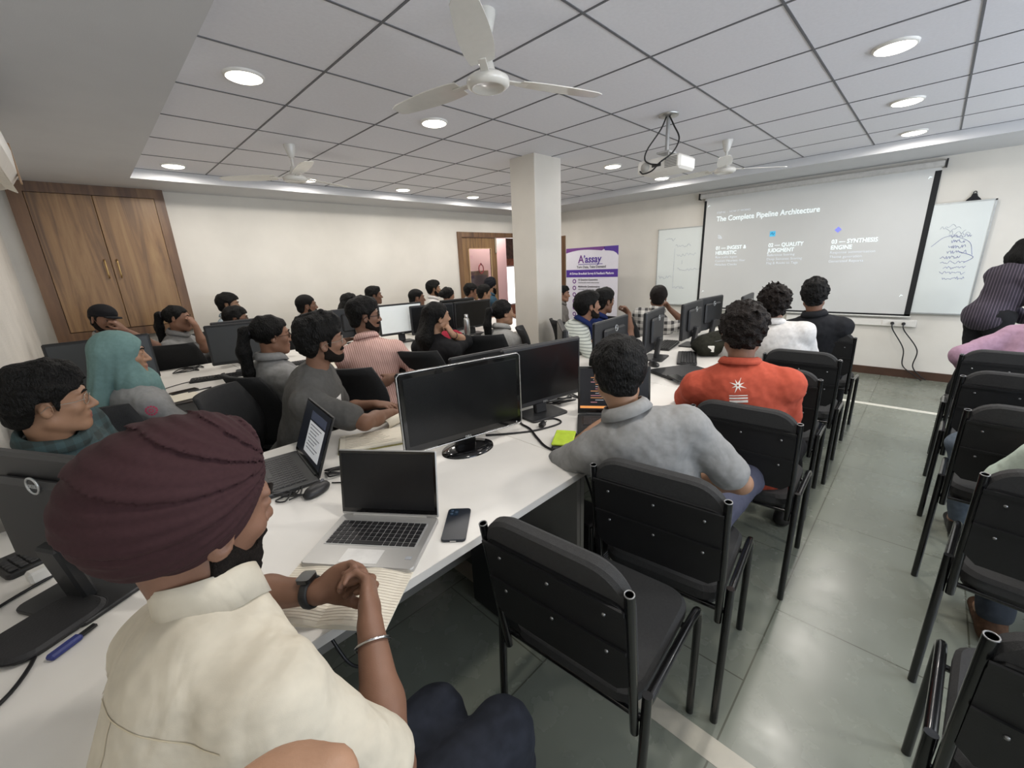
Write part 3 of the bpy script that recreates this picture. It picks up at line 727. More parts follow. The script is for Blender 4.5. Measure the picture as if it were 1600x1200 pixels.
for j in range(n): fs.append((j, m_ + j, m_ + j + 1, j + 1)); fs.append((T + j, T + j + 1, T + m_ + j + 1, T + m_ + j))
ocb.add(vs, fs, True); ocb.build('backrest', mesh_b, oc)
mb = MB(); mb.tube(bez([(0, 0, .41), (-.20, 0, .41), (-.29, 0, .46), (-.305, 0, .62)], 5), .018, 8); mb.build('back_bracket', black_plastic, oc)
MB().tube([(0, 0, .10), (0, 0, .42)], [.03, .022], 12).build('gas_lift', black_plastic, oc)
for k in range(5):
    a = 2 * PI * k / 5 + .3; c, s_ = math.cos(a), math.sin(a)
    leg = MB().tube([(0, 0, .12), (.28 * c, .28 * s_, .075)], [.026, .016], 8).build('base_arm', black_plastic, oc)
    mb = MB(); mb.lathe([(.0, -.022), (.026, -.020), (.028, 0), (.026, .02), (0, .022)], (.28 * c, .28 * s_, .0285), 12, Rz(math.degrees(a)) @ Rx(90)); mb.build('caster', black_plastic, leg)
first2 = [True]
def ochair(lb, x, y, rz):
    o = oc if first2[0] else copy_tree(oc); first2[0] = False
    return put(o, lb, (x, y, 0), rz, 'black swivel office chairs')

# ================================================================== MONITORS, COMPUTERS
scr_black = mat('screen_black', '101112', .22, var=.1, scale=3, spec=.35)
scr_grey = mat('screen_matte_grey', '3c3f41', .42, var=.08, scale=3)
scr_white = mat('screen_lit_white', 'd9dedd', .3, emit=.35, var=.02)
rim_m = mat('monitor_silver_rim', 'b5b6b5', .25, .7)
logo_m = mat('logo_silver', 'b9bcbd', .3, .8)
hous = mat('monitor_housing', '222325', .45, var=.08)
def monitor(kind, w=.51, h=.315, zb=.075, screen=None):
    """screen looks towards local -y; origin on the desk under the stand"""
    o = thing('monitor', '', 'monitor')
    gl = kind == 'gloss'
    body = MB().box((0, 0, zb + h / 2), (w, .030, h), None, .008).build('housing', black_gloss if gl else hous, o)
    MB().box((0, .024, zb + h * .52), (w * .62, .03, h * .60), None, .012).build('rear_bulge', hous, body)
    b = .022 if gl else .016
    s = MB().box((0, -.0155, zb + h / 2 + .004), (w - 2 * b, .002, h - 2 * b - .012), None, .0005).build('screen', screen or scr_black, o)
    if gl:
        mb = MB(); mb.tube([(-w / 2, -.013, zb + h * .5), (-w / 2, -.013, zb + .012), (-w / 2 + .012, -.013, zb), (w / 2 - .012, -.013, zb), (w / 2, -.013, zb + .012), (w / 2, -.013, zb + h - .012), (w / 2 - .012, -.013, zb + h), (-w / 2 + .012, -.013, zb + h), (-w / 2, -.013, zb + h - .012), (-w / 2, -.013, zb + h * .5)], .0024, 6); mb.build('silver_rim', rim_m, body)
        MB().lathe([(.105, 0), (.103, .008), (.06, .014), (0, .016)], n=36, M=Matrix.Diagonal((1.15, .85, 1))).build('base', black_gloss, o)
        MB().box((0, .022, .07), (.10, .028, .14), None, .008).build('stand', black_gloss, o)
        M = MB(); M.lathe([(.004, 0), (.003, .002), (0, .0022)], (w / 2 - .03, -.0155, zb + .012), 10, Rx(90)); M.build('power_button', rim_m, body)
    else:
        MB().prism(rrect(.24, .17, .02, 4, 0, .02), .012, None, (0, 0, 0), .003).build('base', hous, o)
        MB().box((0, .040, .09), (.075, .03, .165), Rx(-8), .006).build('stand', hous, o)
        ring = MB(); ring.tube([(.020 * math.cos(a), .040, zb + h * .80 + .020 * math.sin(a)) for a in np.linspace(0, 2 * PI, 25)[:-1]], .003, 6, closed=True)
        ring.build('logo_ring', logo_m, body)
        text_mesh('logo_letters', 'DELL', .0125, logo_m, frame4((0, .0405, zb + h * .80 - .005), (-1, 0, 0), (0, 0, 1)), body, 'CENTER', .001, 0, .0004)
        MB().box((w * .12, .0, zb - .001), (.05, .02, .004)).build('front_sticker', logo_m, body)
    text_mesh('brand', 'DELL', .014, logo_m, frame4((0, -.0162, zb + .0045), (1, 0, 0), (0, 0, 1)), body, 'CENTER', .0004, 0, .0004)
    return o
MG = 'desktop monitors'
mon_gloss = monitor('gloss', .568, .335, .058); put(mon_gloss, 'big glossy black monitor with a round foot and silver rim right behind the silver laptop', (1.035, 1.335, .755), -11.5, MG)
m0 = monitor('matte')
put(m0, 'matte black monitor on a flat foot just right of the big glossy one', (1.565, 1.345, .755), -9.5, MG)
def mon(lb, x, y, rz): return put(copy_tree(m0), lb, (x, y, .755), rz, MG)
put(monitor('matte', .52, .292, .042), 'monitor standing back to back with the big glossy one, only its top edge showing', (1.47, 1.63, .755), 172, MG)
mon('monitor turned nearly edge-on beside the bearded man in the striped white shirt', 2.13, 1.66, 222)
mon('monitor with its ringed back to us just behind the head of the grey polo man', 2.50, 1.52, 186)
mon('monitor with its ringed back to us in front of the checked shirt', 3.10, 1.50, 191)
mon('monitor with its ringed back to us beside the backpack, turned away', 3.76, 1.47, 184)
mon('monitor farthest along the front desk, above the one beside the backpack', 4.28, 1.50, 176)
mon('monitor partly hidden behind the dark curls of the orange shirt man', 4.62, 1.27, 186)
mon('monitor with its back to us behind the maroon turban at the back wall', -.15, 1.43, 120)
mg_ = monitor('matte', .53, .325, .085, scr_grey); put(mg_, 'grey-screened monitor behind the woman in the teal hijab', (.0, 3.96, .755), 0, MG)
put(copy_tree(mg_), 'grey-screened monitor between the two women with ponytails, on the second row', (.86, 3.98, .755), -12, MG)
mw = monitor('matte', .50, .33, .09, scr_white); put(mw, 'monitor with a bright white screen behind the pink striped shirt', (2.37, 4.06, .755), -8, MG)
mon('dark monitor overlapping the right side of the bright white screen', 2.66, 3.88, -14)
mon('black monitor behind the woman in black, farther one of the pair', 3.27, 4.20, -4)
mon('black monitor beside the steel bottle, nearer one of the pair', 3.16, 3.78, -6)
mon('black monitor in front of the boy with glasses, just its upper edge showing', .98, 4.50, 180)
mon('black monitor in front of the man in white by the cream wall', 2.05, 4.48, 176)

kb_m = mat('keyboard_plastic', '1a1a1b', .5, var=.1)
key_m = mat('key_caps', '222223', .55, var=.15)
key_edge = mat('key_print', 'b8b8b6', .6)
def keyboard(lb=None):
    o = thing('keyboard', lb or '', 'keyboard')
    MB().prism(rrect(.44, .14, .012, 3), .016, None, (0, 0, 0), .004).build('case', kb_m, o)
    mb = MB()
    for r in range(5):
        for c in range(20):
            mb.box((-.200 + c * .0205, -.048 + r * .0205, .019), (.017, .017, .006), None, .002)
    mb.build('keys', key_m, o); return o
k0 = keyboard(); put(k0, 'black keyboard on the second-row desk in front of the grey monitor and the pen', (.64, 3.93, .755), -14, 'black keyboards')
for lb, x, y, rz in (('black keyboard under the arm of the ponytailed woman with glasses, on the second row', 1.33, 3.90, -8), ('black keyboard near the mouse, before the checked shirt', 3.62, 1.62, 12), ('black keyboard half tucked behind the monitor at the back wall', -.14, 1.80, 20), ('black keyboard to the right of the steel bottle on the second row', 3.22, 3.58, 4), ('black keyboard lying just below the ringed monitors', 3.22, 1.27, 22)):
    put(copy_tree(k0), lb, (x, y, .755), rz, 'black keyboards')

def mouse(lb, x, y, rz):
    o = thing('mouse', lb, 'mouse', (x, y, .755), rz)
    prof = [(0, 0), (.6, 0), (.95, .15), (1, .4), (.85, .72), (.5, .93), (0, 1)]
    M = Matrix.Diagonal((.058, .031, .036))
    MB().lathe([(p[0], p[1]) for p in prof], n=24, M=M).build('shell', black_plastic, o)
    MB().lathe([(0, -.004), (.010, -.003), (.012, 0), (.010, .003), (0, .004)], (.03, 0, .030), 12, Rx(90)).build('wheel', tray_g, o)
    return o
mouse('black wired mouse between the two open laptops', .435, 1.475, 25)
mouse('small black mouse by the foot of the ringed monitor', 2.86, 1.37, 60)

def laptop(name_label, x, y, rz, w, dp, base_m, key_mt, screen_m, angle, lid_h, silver):
    """user sits on the local -y side"""
    o = thing('laptop', name_label, 'laptop', (x, y, .755), rz)
    base = MB(); base.prism(rrect(w, dp, .012, 3), .016, None, (0, 0, 0), .003); base = base.build('base', base_m, o)
    MB().box((0, dp * .10, .0162), (w * .86, dp * .50, .0012)).build('key_deck', mat('key_deck_' + ('silver' if silver else 'dark'), 'a9a9a8' if silver else '2a2a2b', .4, .3), base)
    mb = MB(); kw = w * .84 / 14; kd = dp * .47 / 6
    for r in range(6):
        for c in range(14):
            if r == 0 and 4 <= c <= 8:
                if c == 4: mb.box((0 - kw * .5, dp * .10 - dp * .235 + kd * .5, .0178), (kw * 4.85, kd * .82, .0022))
                continue
            mb.box((-w * .42 + kw * (c + .5), dp * .10 - dp * .235 + kd * (r + .5), .0178), (kw * .84, kd * .80, .0022))
    mb.build('keys', key_mt, base)
    MB().box((0, -dp * .33, .0163), (w * .34, dp * .24, .0010)).build('touchpad', mat('touchpad_' + ('silver' if silver else 'dark'), 'd6d5d2' if silver else '3a3a3b', .35, .2), base)
    A = Matrix.Rotation(math.radians(-(angle - 90)), 4, 'X'); P = Matrix.Translation((0, dp / 2 - .006, .018)) @ A
    def lid(mb): mb.v = [tuple((P @ Vector((*v, 1)))[:3]) for v in mb.v]; return mb
    ld = lid(MB().box((0, .003, lid_h / 2), (w, .007, lid_h), None, .003)).build('lid', base_m, o)
    bz = lid(MB().box((0, -.0012, lid_h / 2 + .003), (w - .006, .0016, lid_h - .012))).build('bezel', black_gloss, ld)
    sc = lid(MB().box((0, -.0025, lid_h / 2 + .006), (w - .022, .001, lid_h - .034))).build('screen', screen_m, ld)
    MB().tube([(-w * .38, dp / 2 - .004, .017), (w * .38, dp / 2 - .004, .017)], .006, 8).build('hinge', base_m, o)
    return o, ld, P, w, lid_h
silver = mat('laptop_silver', 'b9b8b5', .35, .6, var=.02)
lap_dark = mat('laptop_charcoal', '2c2d2e', .45, var=.08)
o1, l1, P1, w1, h1 = laptop('open silver laptop with a dark screen on the desk before the man in the turban', .437, 1.045, -53, .324, .235, silver, mat('laptop_key_black', '18181a', .5), mat('screen_laptop_black', '17181a', .3, spec=.35), 100, .215, True)
MB().box((.135, -.075, .0166), (.018, .012, .0006)).build('sticker', mat('sticker_grey', '9fa2a6', .5), [c for c in o1.children if c.name.startswith('base')][0])
o2, l2, P2, w2, h2 = laptop('open charcoal laptop showing a white document, seen from its side', .372, 1.735, -96, .36, .245, lap_dark, mat('laptop_key_grey', '39393b', .5, var=.2), mat('screen_dark_blue', '20242f', .3, emit=.12), 112, .245, False)
doc = mat('screen_document', 'd5d8dc', .4, emit=.35)
def on_lid(P, parent, name, m, x, z, w, h, d=-.0034):
    mb = MB().box((x, d, z), (w, .0006, h)); mb.v = [tuple((P @ Vector((*v, 1)))[:3]) for v in mb.v]; return mb.build(name, m, parent)
on_lid(P2, l2, 'document_window', doc, .035, .105, .20, .13)
on_lid(P2, l2, 'document_header', mat('screen_header', '4a5268', .4, emit=.15), .035, .195, .20, .035)
for k in range(8): on_lid(P2, l2, 'text_line', mat('screen_text_grey', '6a6e75', .5), .03 - .01 * (k % 3), .158 - .0135 * k, .15 - .03 * (k % 3), .003, -.0042)
o3, l3, P3, w3, h3 = laptop('open dark laptop with code and an orange bar before the grey polo man', 1.66, .975, -55, .36, .245, lap_dark, MATS['laptop_key_grey'], mat('screen_code_dark', '17191f', .3, emit=.05), 104, .245, False)
rng = random.Random(3)
for k in range(15):
    L = rng.uniform(.03, .10); on_lid(P3, l3, 'code_line', mat(('code_orange', 'code_grey', 'code_pink')[k % 3], ('c98a5a', '9b9ca3', 'b4787f')[k % 3], .5, emit=.25), -.165 + .05 + rng.choice((0, .012, .024)) + L / 2, .222 - .0115 * k, L, .0035)
on_lid(P3, l3, 'orange_bar', mat('screen_orange', 'e79a55', .4, emit=.45), 0, .036, .335, .012)

lp = thing('closed_laptop', 'thin black laptop lying closed on the desk beside the orange shirt', 'laptop', (2.78, 1.13, .755), -28)
MB().prism(rrect(.36, .25, .012, 3), .012, None, (0, 0, 0), .002).build('base', lap_dark, lp); MB().prism(rrect(.36, .25, .012, 3), .008, None, (0, 0, .0125), .002).build('lid', black_plastic, lp)

def phone(name, lb, x, y, z, rz, col, cams=False):
    o = thing(name, lb, 'phone', (x, y, z), rz)
    b = MB().prism(rrect(.074, .165, .011, 4), .0085, None, (0, 0, 0), .002).build('case', mat('phone_' + col, col, .38, var=.1), o)
    if cams:
        mb = MB().prism(rrect(.030, .034, .008, 4, -.016, .058), .0012, None, (0, 0, .0085)).build('camera_plate', mat('camera_glass', '1d2a38', .15), b)
        m2 = MB()
        for cx, cy in ((-.023, .066), (-.023, .050), (-.009, .058)): m2.lathe([(.0055, 0), (.005, .0016), (0, .0012)], (cx, cy, .0097), 14)
        m2.build('camera_lens', mat('lens_blue', '3a4c60', .1, .4), mb)
        MB().box((0, -.0826, .0045), (.018, .001, .003)).build('port', chrome, b)
    else: MB().box((0, 0, .0087), (.066, .152, .0006)).build('screen', scr_black, b)
    return o
phone('mobile_phone', 'dark blue mobile phone face down beside the silver laptop', .652, .928, .755, -46, '161c26', True)
phone('mobile_phone', 'black mobile phone resting across the closed laptop', 2.56, 1.06, .7765, -40, '101114')
phone('mobile_phone', 'black mobile phone lying on the second-row desk beside the pen', .345, 3.67, .755, -78, '18181a')
pn = thing('pen', 'black pen lying next to the phone on the second-row desk', 'pen', (.43, 3.62, .755), 8)
MB().tube([(-.07, 0, .005), (.045, 0, .005)], .0045, 8).build('barrel', black_plastic, pn); MB().tube([(.045, 0, .005), (.072, 0, .005)], .0052, 8).build('cap', cable_black, pn)

paper = mat('notebook_paper', 'e3dccb', .8, var=.03, scale=40); rule_m = mat('ruled_line', 'a89a8c', .8)
def page_lines(mb, w, d, n, z, jitter=None):
    for k in range(n):
        y = -d / 2 + d * (k + .7) / (n + .4)
        x0, x1 = -w / 2 + .012, w / 2 - .008
        mb.box(((x0 + x1) / 2, y, z), (x1 - x0, .0007, .0003))
nbk = thing('notebook', 'open ruled notebook on the desk edge under the hands of the man in the turban', 'notebook', (.285, .935, .755), -52)
for s, lift in ((-1, .012), (1, .016)):
    mb = MB(); W_, D_ = .165, .225; n = 8; vs = []
    for i in range(n + 1):
        t = i / n; z = lift * (math.sin(PI * min(1, t * 1.15)) * .6 + .35) if t < 1 else lift * .25
        for y in (-D_ / 2, D_ / 2): vs.append((s * W_ * t, y, max(z, .003)))
    nb0 = len(vs); vs += [(v[0], v[1], .0005) for v in vs]
    fs = [(2 * i, 2 * i + 1, 2 * i + 3, 2 * i + 2) for i in range(n)] + [(nb0 + 2 * i, nb0 + 2 * i + 2, nb0 + 2 * i + 3, nb0 + 2 * i + 1) for i in range(n)]
    for i in range(n): fs += [(2 * i, 2 * i + 2, nb0 + 2 * i + 2, nb0 + 2 * i), (2 * i + 1, nb0 + 2 * i + 1, nb0 + 2 * i + 3, 2 * i + 3)]
    fs += [(2 * n, 2 * n + 1, nb0 + 2 * n + 1, nb0 + 2 * n), (0, nb0, nb0 + 1, 1)]
    mb.add(vs, fs, False); pg = mb.build('page_block', paper, nbk)
    ln = MB()
    for k in range(24):
        y = -D_ / 2 + .014 + k * .0086
        for i in range(n):
            a, b = vs[2 * i], vs[2 * i + 2]
            ln.add([(a[0], y, a[2] + .0005), (b[0], y, b[2] + .0005), (b[0], y + .0009, b[2] + .0005), (a[0], y + .0009, a[2] + .0005)], [(0, 1, 2, 3)])
    ln.build('ruled_lines', rule_m, pg)
nb2 = thing('notebook', 'open notebook with pencilled notes behind the big glossy monitor', 'notebook', (.80, 1.755, .755), -25)
MB().prism(rrect(.30, .20, .006, 2), .004, None, (0, 0, 0)).build('cover', mat('khaki_cover', 'a39a5c', .7), nb2)
pg = MB().box((0, 0, .010), (.292, .192, .012), None, .003).build('page_block', paper, nb2)
mb = MB(); rng = random.Random(8)
for k in range(9): mb.tube(bez([(x, .075 - .018 * k + rng.uniform(-.004, .004), .0165) for x in np.linspace(-.12, rng.uniform(-.02, .12), 9)], 2), .0006, 4)
mb.build('handwriting', rule_m, pg)
rl = thing('paper_roll', 'curled white sheet of paper lying behind the glossy monitor edge', 'paper', (.985, 1.86, .755), 20)
mb = MB(); vs = []; n = 14
for i in range(n + 1):
    a = 2 * PI * .85 * i / n
    for x in (-.075, .075): vs += [(x, .024 * math.cos(a), .026 + .024 * math.sin(a))]
mb.add(vs, [(2 * i, 2 * i + 1, 2 * i + 3, 2 * i + 2) for i in range(n)], True)
ob = mb.build('sheet', paper, rl); sd = ob.modifiers.new('thickness', 'SOLIDIFY'); sd.thickness = .001
for lb, x, y, rz in (('loose white sheet on the second-row desk by the woman in the hijab', .30, 3.55, 12), ('loose white sheet under the arm of the ponytailed woman with glasses', 1.42, 3.63, -20)):
    tag(MB().box((0, 0, .001), (.21, .28, .001)).build('paper_sheet', paper, None, (x, y, .755)), lb, 'paper').rotation_euler = (0, 0, math.radians(rz))
gp = thing('writing_pad', 'neon green pad on a black pouch at the elbow of the grey polo man', 'pad', (1.345, 1.035, .755), 30)
MB().box((0, 0, .011), (.17, .10, .022), None, .008).build('pouch', black_plastic, gp); MB().box((.004, .006, .0275), (.155, .09, .010), None, .003).build('pad', mat('neon_green', 'b6cf3c', .6, var=.1), gp)
bg = thing('laptop_sleeve', 'flat rounded black sleeve on the desk left of the maroon turban', 'sleeve', (-.235, 1.335, .755), 30)
MB().prism(rrect(.19, .15, .05, 6), .02, None, (0, 0, 0), .008).build('pouch', mat('sleeve_black', '232325', .6, bump=.1), bg); mb = MB(); mb.tube([(p[0], p[1], .011) for p in rrect(.193, .153, .05, 6)], .0016, 5, closed=True); mb.build('zip', cable_black, bg)
up = thing('usb_plug', 'blue plug with a short black tip lying by the sleeve on the desk', 'plug', (-.205, 1.225, .755), 35)
MB().box((0, 0, .008), (.06, .020, .014), None, .004).build('grip', mat('plug_blue', '2a3474', .5), up); MB().box((.045, 0, .008), (.03, .012, .006)).build('tip', black_plastic, up)
wp = thing('wall_adapter', 'small white adapter by the monitor at the back wall', 'adapter', (-.255, 1.60, .755), 20)
MB().box((0, 0, .02), (.05, .035, .035), None, .006).build('body', white_plastic, wp); MB().box((.026, 0, .02), (.006, .02, .01)).build('pin', steel, wp)

def cable(lb, pts, r=.004, m=None, name='cable', n=6):
    P = bez(pts, n); c0 = Vector(P[0])
    return tag(MB().tube([p - c0 for p in P], r, 7).build(name, m or cable_black, None, c0), lb, 'cable')
Zt = .760
cable('black cable curling on the desk at the left edge of the room', [(-.34, 1.30, Zt), (-.30, 1.36, Zt), (-.25, 1.28, Zt), (-.28, 1.16, Zt), (-.36, 1.08, Zt)])
cable('black cable running past the sleeve to the monitor at the back wall', [(-.36, 1.50, Zt), (-.30, 1.55, Zt), (-.22, 1.60, Zt), (-.12, 1.66, Zt)])
rng = random.Random(11)
def tangle(lb, x, y, R, n, z=Zt, r=.0028, name='cable_tangle'):
    pts = [(x + R * rng.uniform(-1, 1), y + R * rng.uniform(-1, 1), z + .012 * rng.random()) for _ in range(n)]
    return cable(lb, pts, r, None, name, 5)
tangle('tangled thin mouse cable beside the wired mouse', .365, 1.525, .055, 15)
cable('thin cable from the tangle to the silver laptop hinge', [(.50, 1.50, Zt), (.53, 1.46, Zt), (.52, 1.40, Zt), (.56, 1.37, Zt), (.55, 1.30, Zt)], .0028)
tangle('black charger lead knotted behind the charcoal laptop', .545, 1.575, .045, 12, Zt, .0034)
tangle('loops of black cable behind the flat-footed monitor', 1.80, 1.44, .13, 15, Zt, .0045)
cable('thick black cable crossing the desk from the flat-footed monitor to the green pad', [(1.50, 1.43, Zt), (1.40, 1.36, Zt), (1.37, 1.27, Zt), (1.31, 1.17, Zt), (1.26, 1.07, Zt), (1.27, .98, Zt), (1.38, .92, Zt)], .0055)
cable('black cable looping past the power plug to the flat-footed monitor', [(1.18, 1.38, Zt), (1.27, 1.30, Zt), (1.38, 1.23, Zt), (1.52, 1.20, Zt), (1.55, 1.26, Zt), (1.50, 1.31, Zt), (1.62, 1.33, Zt)], .0045)
pp = thing('power_plug', 'black three-pin power plug lying on the desk among the cables', 'plug', (1.435, 1.245, .755), 20)
MB().box((0, 0, .013), (.045, .026, .024), None, .005).build('body', black_plastic, pp)
for dy in (-.007, .007): MB().tube([(.02, dy, .014), (.042, dy, .014)], .0024, 6).build('pin', chrome, pp)
tangle('coil of black cable and adapter on the second-row desk by the back chair', .50, 4.52, .12, 18, Zt, .0045)
cable('thin cable curving from the keyboard across the second-row desk', [(.52, 3.98, Zt), (.40, 3.97, Zt), (.28, 3.90, Zt), (.18, 3.78, Zt)], .003)
tangle('cables knotted under the ringed monitor beside the backpack', 3.72, 1.36, .07, 12, Zt, .004)
cable('black cable hanging under the front desk below the grey polo man', [(1.31, .93, .72), (1.34, .88, .52), (1.31, .86, .30), (1.33, .84, .02)], .005)
cable('loop of black cable hanging under the desk below the notebook', [(.22, .88, .72), (.25, .84, .62), (.31, .86, .58), (.33, .92, .68)], .004)

def cpu(lb, x, y, rz):
    o = thing('computer_tower', lb, 'computer', (x, y, 0), rz)
    MB().box((0, 0, .19), (.175, .40, .36), None, .006).build('case', black_plastic, o)
    f = MB().box((0, -.203, .19), (.170, .012, .35), None, .004).build('front_panel', black_gloss, o)
    mb = MB()
    for k in range(8): mb.box((0, -.2095, .06 + .014 * k), (.12, .002, .006))
    mb.build('vent', tray_g, f)
    MB().box((0, -.2095, .30), (.13, .002, .03)).build('disc_drive', hous, f); return o
cpu('black computer tower under the desk, left of the grey leg panel', 1.06, 1.10, 0)
cpu('black computer tower under the desk by the grey polo man', 1.46, 1.12, 0)
cpu('black computer tower under the second-row desk', .62, 3.80, 0)

bt_ = thing('steel_bottle', 'tall steel water bottle on the second-row desk by the ponytailed woman near the column', 'bottle', (2.93, 3.63, .755))
MB().lathe([(.034, 0), (.036, .01), (.036, .19), (.030, .215), (.022, .225)], n=24).build('body', steel, bt_); MB().lathe([(.024, .224), (.025, .26), (.02, .265), (0, .266)], n=20).build('cap', chrome, bt_)
rb = thing('red_pouch', 'red and black cloth pouch on the second-row desk in front of the woman in black', 'pouch', (2.68, 3.62, .755), -15)
mb = MB(); mb.lathe([(.11, 0), (.125, .03), (.115, .08), (.07, .115), (0, .125)], n=24, M=Matrix.Diagonal((1.2, .75, 1))); mb.build('pouch', mat('red_cloth', 'a8203a', .8, var=.15, bump=.3, bscale=60), rb)
mb = MB(); mb.lathe([(.128, .012), (.133, .03), (.126, .045)], n=24, M=Matrix.Diagonal((1.2, .75, 1))); mb.build('black_band', black_plastic, rb)
bx = thing('printer', 'low white and grey printer between the pair of black monitors on the second row', 'printer', (2.84, 4.42, .755), 0)
MB().box((0, 0, .06), (.34, .30, .12), None, .02).build('case', white_plastic, bx); MB().box((0, -.152, .05), (.26, .01, .03)).build('paper_slot', tray_g, bx)
# ================================================================== PEOPLE: a distance-field modeller
V3 = lambda *a: np.array(a, dtype=np.float64)
def nrm(v): v = np.asarray(v, float); return v / (np.linalg.norm(v) + 1e-12)
CORN = np.array([(i, j, k) for i in (0, 1) for j in (0, 1) for k in (0, 1)])
EDGES = [(a, b) for a in range(8) for b in range(a + 1, 8) if np.abs(CORN[a] - CORN[b]).sum() == 1]

class Field:
    """a grid of signed distance; solids are blended in one after another"""
    def __init__(s, lo, hi, h):
        s.h = h; s.lo = np.asarray(lo, float) - 3 * h
        s.n = np.ceil((np.asarray(hi, float) + 3 * h - s.lo) / h).astype(int) + 1
        s.D = np.full(s.n, 0.2, np.float32)
    def region(s, lo, hi):
        a = np.clip(np.floor((np.asarray(lo) - s.lo) / s.h).astype(int), 0, s.n)
        b = np.clip(np.ceil((np.asarray(hi) - s.lo) / s.h).astype(int) + 1, 0, s.n)
        if np.any(b <= a): return None, None
        sl = tuple(slice(a[i], b[i]) for i in range(3))
        ax = [(s.lo[i] + s.h * np.arange(a[i], b[i])).astype(np.float32) for i in range(3)]
        return sl, np.meshgrid(*ax, indexing='ij', sparse=True)
    def blend(s, sl, d, k, op='u'):
        A = s.D[sl]
        if op == 'u':
            if k > 0:
                hh = np.maximum(k - np.abs(A - d), 0) / k; s.D[sl] = np.minimum(A, d) - hh * hh * k * 0.25
            else: s.D[sl] = np.minimum(A, d)
        elif op == 's':
            d = -d
            if k > 0:
                hh = np.maximum(k - np.abs(A - d), 0) / k; s.D[sl] = np.maximum(A, d) + hh * hh * k * 0.25
            else: s.D[sl] = np.maximum(A, d)
    def cone(s, a, b, ra, rb, k=0.02, op='u', flat=None, fs=1.0, grow=0.0):
        """tapered rod; flat/fs squeeze it along a direction"""
        a = np.asarray(a, float); b = np.asarray(b, float); ra += grow; rb += grow
        m = max(ra, rb) + k + 2.5 * s.h
        sl, G = s.region(np.minimum(a, b) - m, np.maximum(a, b) + m)
        if sl is None: return s
        P = [G[i] - a[i] for i in range(3)]; ba = b - a
        if flat is not None:
            q = (P[0] * flat[0] + P[1] * flat[1] + P[2] * flat[2]) * (fs - 1)
            P = [P[i] + q * flat[i] for i in range(3)]; ba = ba + (fs - 1) * np.dot(ba, flat) * np.asarray(flat)
        L2 = ba @ ba + 1e-12
        t = np.clip((P[0] * ba[0] + P[1] * ba[1] + P[2] * ba[2]) / L2, 0, 1)
        d = np.sqrt((P[0] - t * ba[0]) ** 2 + (P[1] - t * ba[1]) ** 2 + (P[2] - t * ba[2]) ** 2) - (ra + (rb - ra) * t)
        s.blend(sl, d, k, op); return s
    def ell(s, c, r, R=None, k=0.02, op='u', grow=0.0):
        """ellipsoid; rows of R are its own axes"""
        c = np.asarray(c, float); r = np.asarray(r, float) + grow; m = r.max() + k + 2.5 * s.h
        sl, G = s.region(c - m, c + m)
        if sl is None: return s
        P = [G[i] - c[i] for i in range(3)]
        if R is not None: P = [P[0] * R[i][0] + P[1] * R[i][1] + P[2] * R[i][2] for i in range(3)]
        k0 = np.sqrt((P[0] / r[0]) ** 2 + (P[1] / r[1]) ** 2 + (P[2] / r[2]) ** 2)
        k1 = np.sqrt((P[0] / r[0] ** 2) ** 2 + (P[1] / r[1] ** 2) ** 2 + (P[2] / r[2] ** 2) ** 2) + 1e-9
        s.blend(sl, k0 * (k0 - 1) / k1, k, op); return s
    def grids(s): 
        return np.meshgrid(*[(s.lo[i] + s.h * np.arange(s.n[i])).astype(np.float32) for i in range(3)], indexing='ij', sparse=True)
    def mesh(s):
        D = s.D; S = D < 0
        c = np.zeros(tuple(s.n - 1), np.uint8)
        for o in CORN: c += S[o[0]:o[0] + s.n[0] - 1, o[1]:o[1] + s.n[1] - 1, o[2]:o[2] + s.n[2] - 1]
        act = (c > 0) & (c < 8)
        ids = np.full(act.shape, -1, np.int64); X = np.argwhere(act)
        if not len(X): return np.zeros((0, 3)), np.zeros((0, 4), int)
        ids[act] = np.arange(len(X))
        val = np.stack([D[X[:, 0] + o[0], X[:, 1] + o[1], X[:, 2] + o[2]] for o in CORN], 1)
        acc = np.zeros((len(X), 3)); cnt = np.zeros(len(X))
        for a, b in EDGES:
            va, vb = val[:, a], val[:, b]; m = (va < 0) != (vb < 0)
            t = np.where(m, va / np.where(m, va - vb, 1), 0)
            acc += np.where(m[:, None], CORN[a] + (CORN[b] - CORN[a]) * t[:, None], 0); cnt += m
        V = s.lo + s.h * (X + acc / cnt[:, None])
        F = []
        for ax in range(3):
            u, v = [(1, 2), (2, 0), (0, 1)][ax]
            i0 = [slice(None)] * 3; i1 = [slice(None)] * 3; i0[ax] = slice(0, -1); i1[ax] = slice(1, None)
            m = S[tuple(i0)] != S[tuple(i1)]
            E_ = np.argwhere(m); E_ = E_[(E_[:, u] > 0) & (E_[:, v] > 0) & (E_[:, u] < s.n[u] - 1) & (E_[:, v] < s.n[v] - 1)]
            if not len(E_): continue
            def cid(du, dv):
                q = E_.copy(); q[:, u] -= du; q[:, v] -= dv; return ids[q[:, 0], q[:, 1], q[:, 2]]
            q = np.stack([cid(0, 0), cid(1, 0), cid(1, 1), cid(0, 1)], 1)
            ins = S[E_[:, 0], E_[:, 1], E_[:, 2]]
            q[~ins] = q[~ins][:, ::-1]; F.append(q)
        return V, np.concatenate(F)
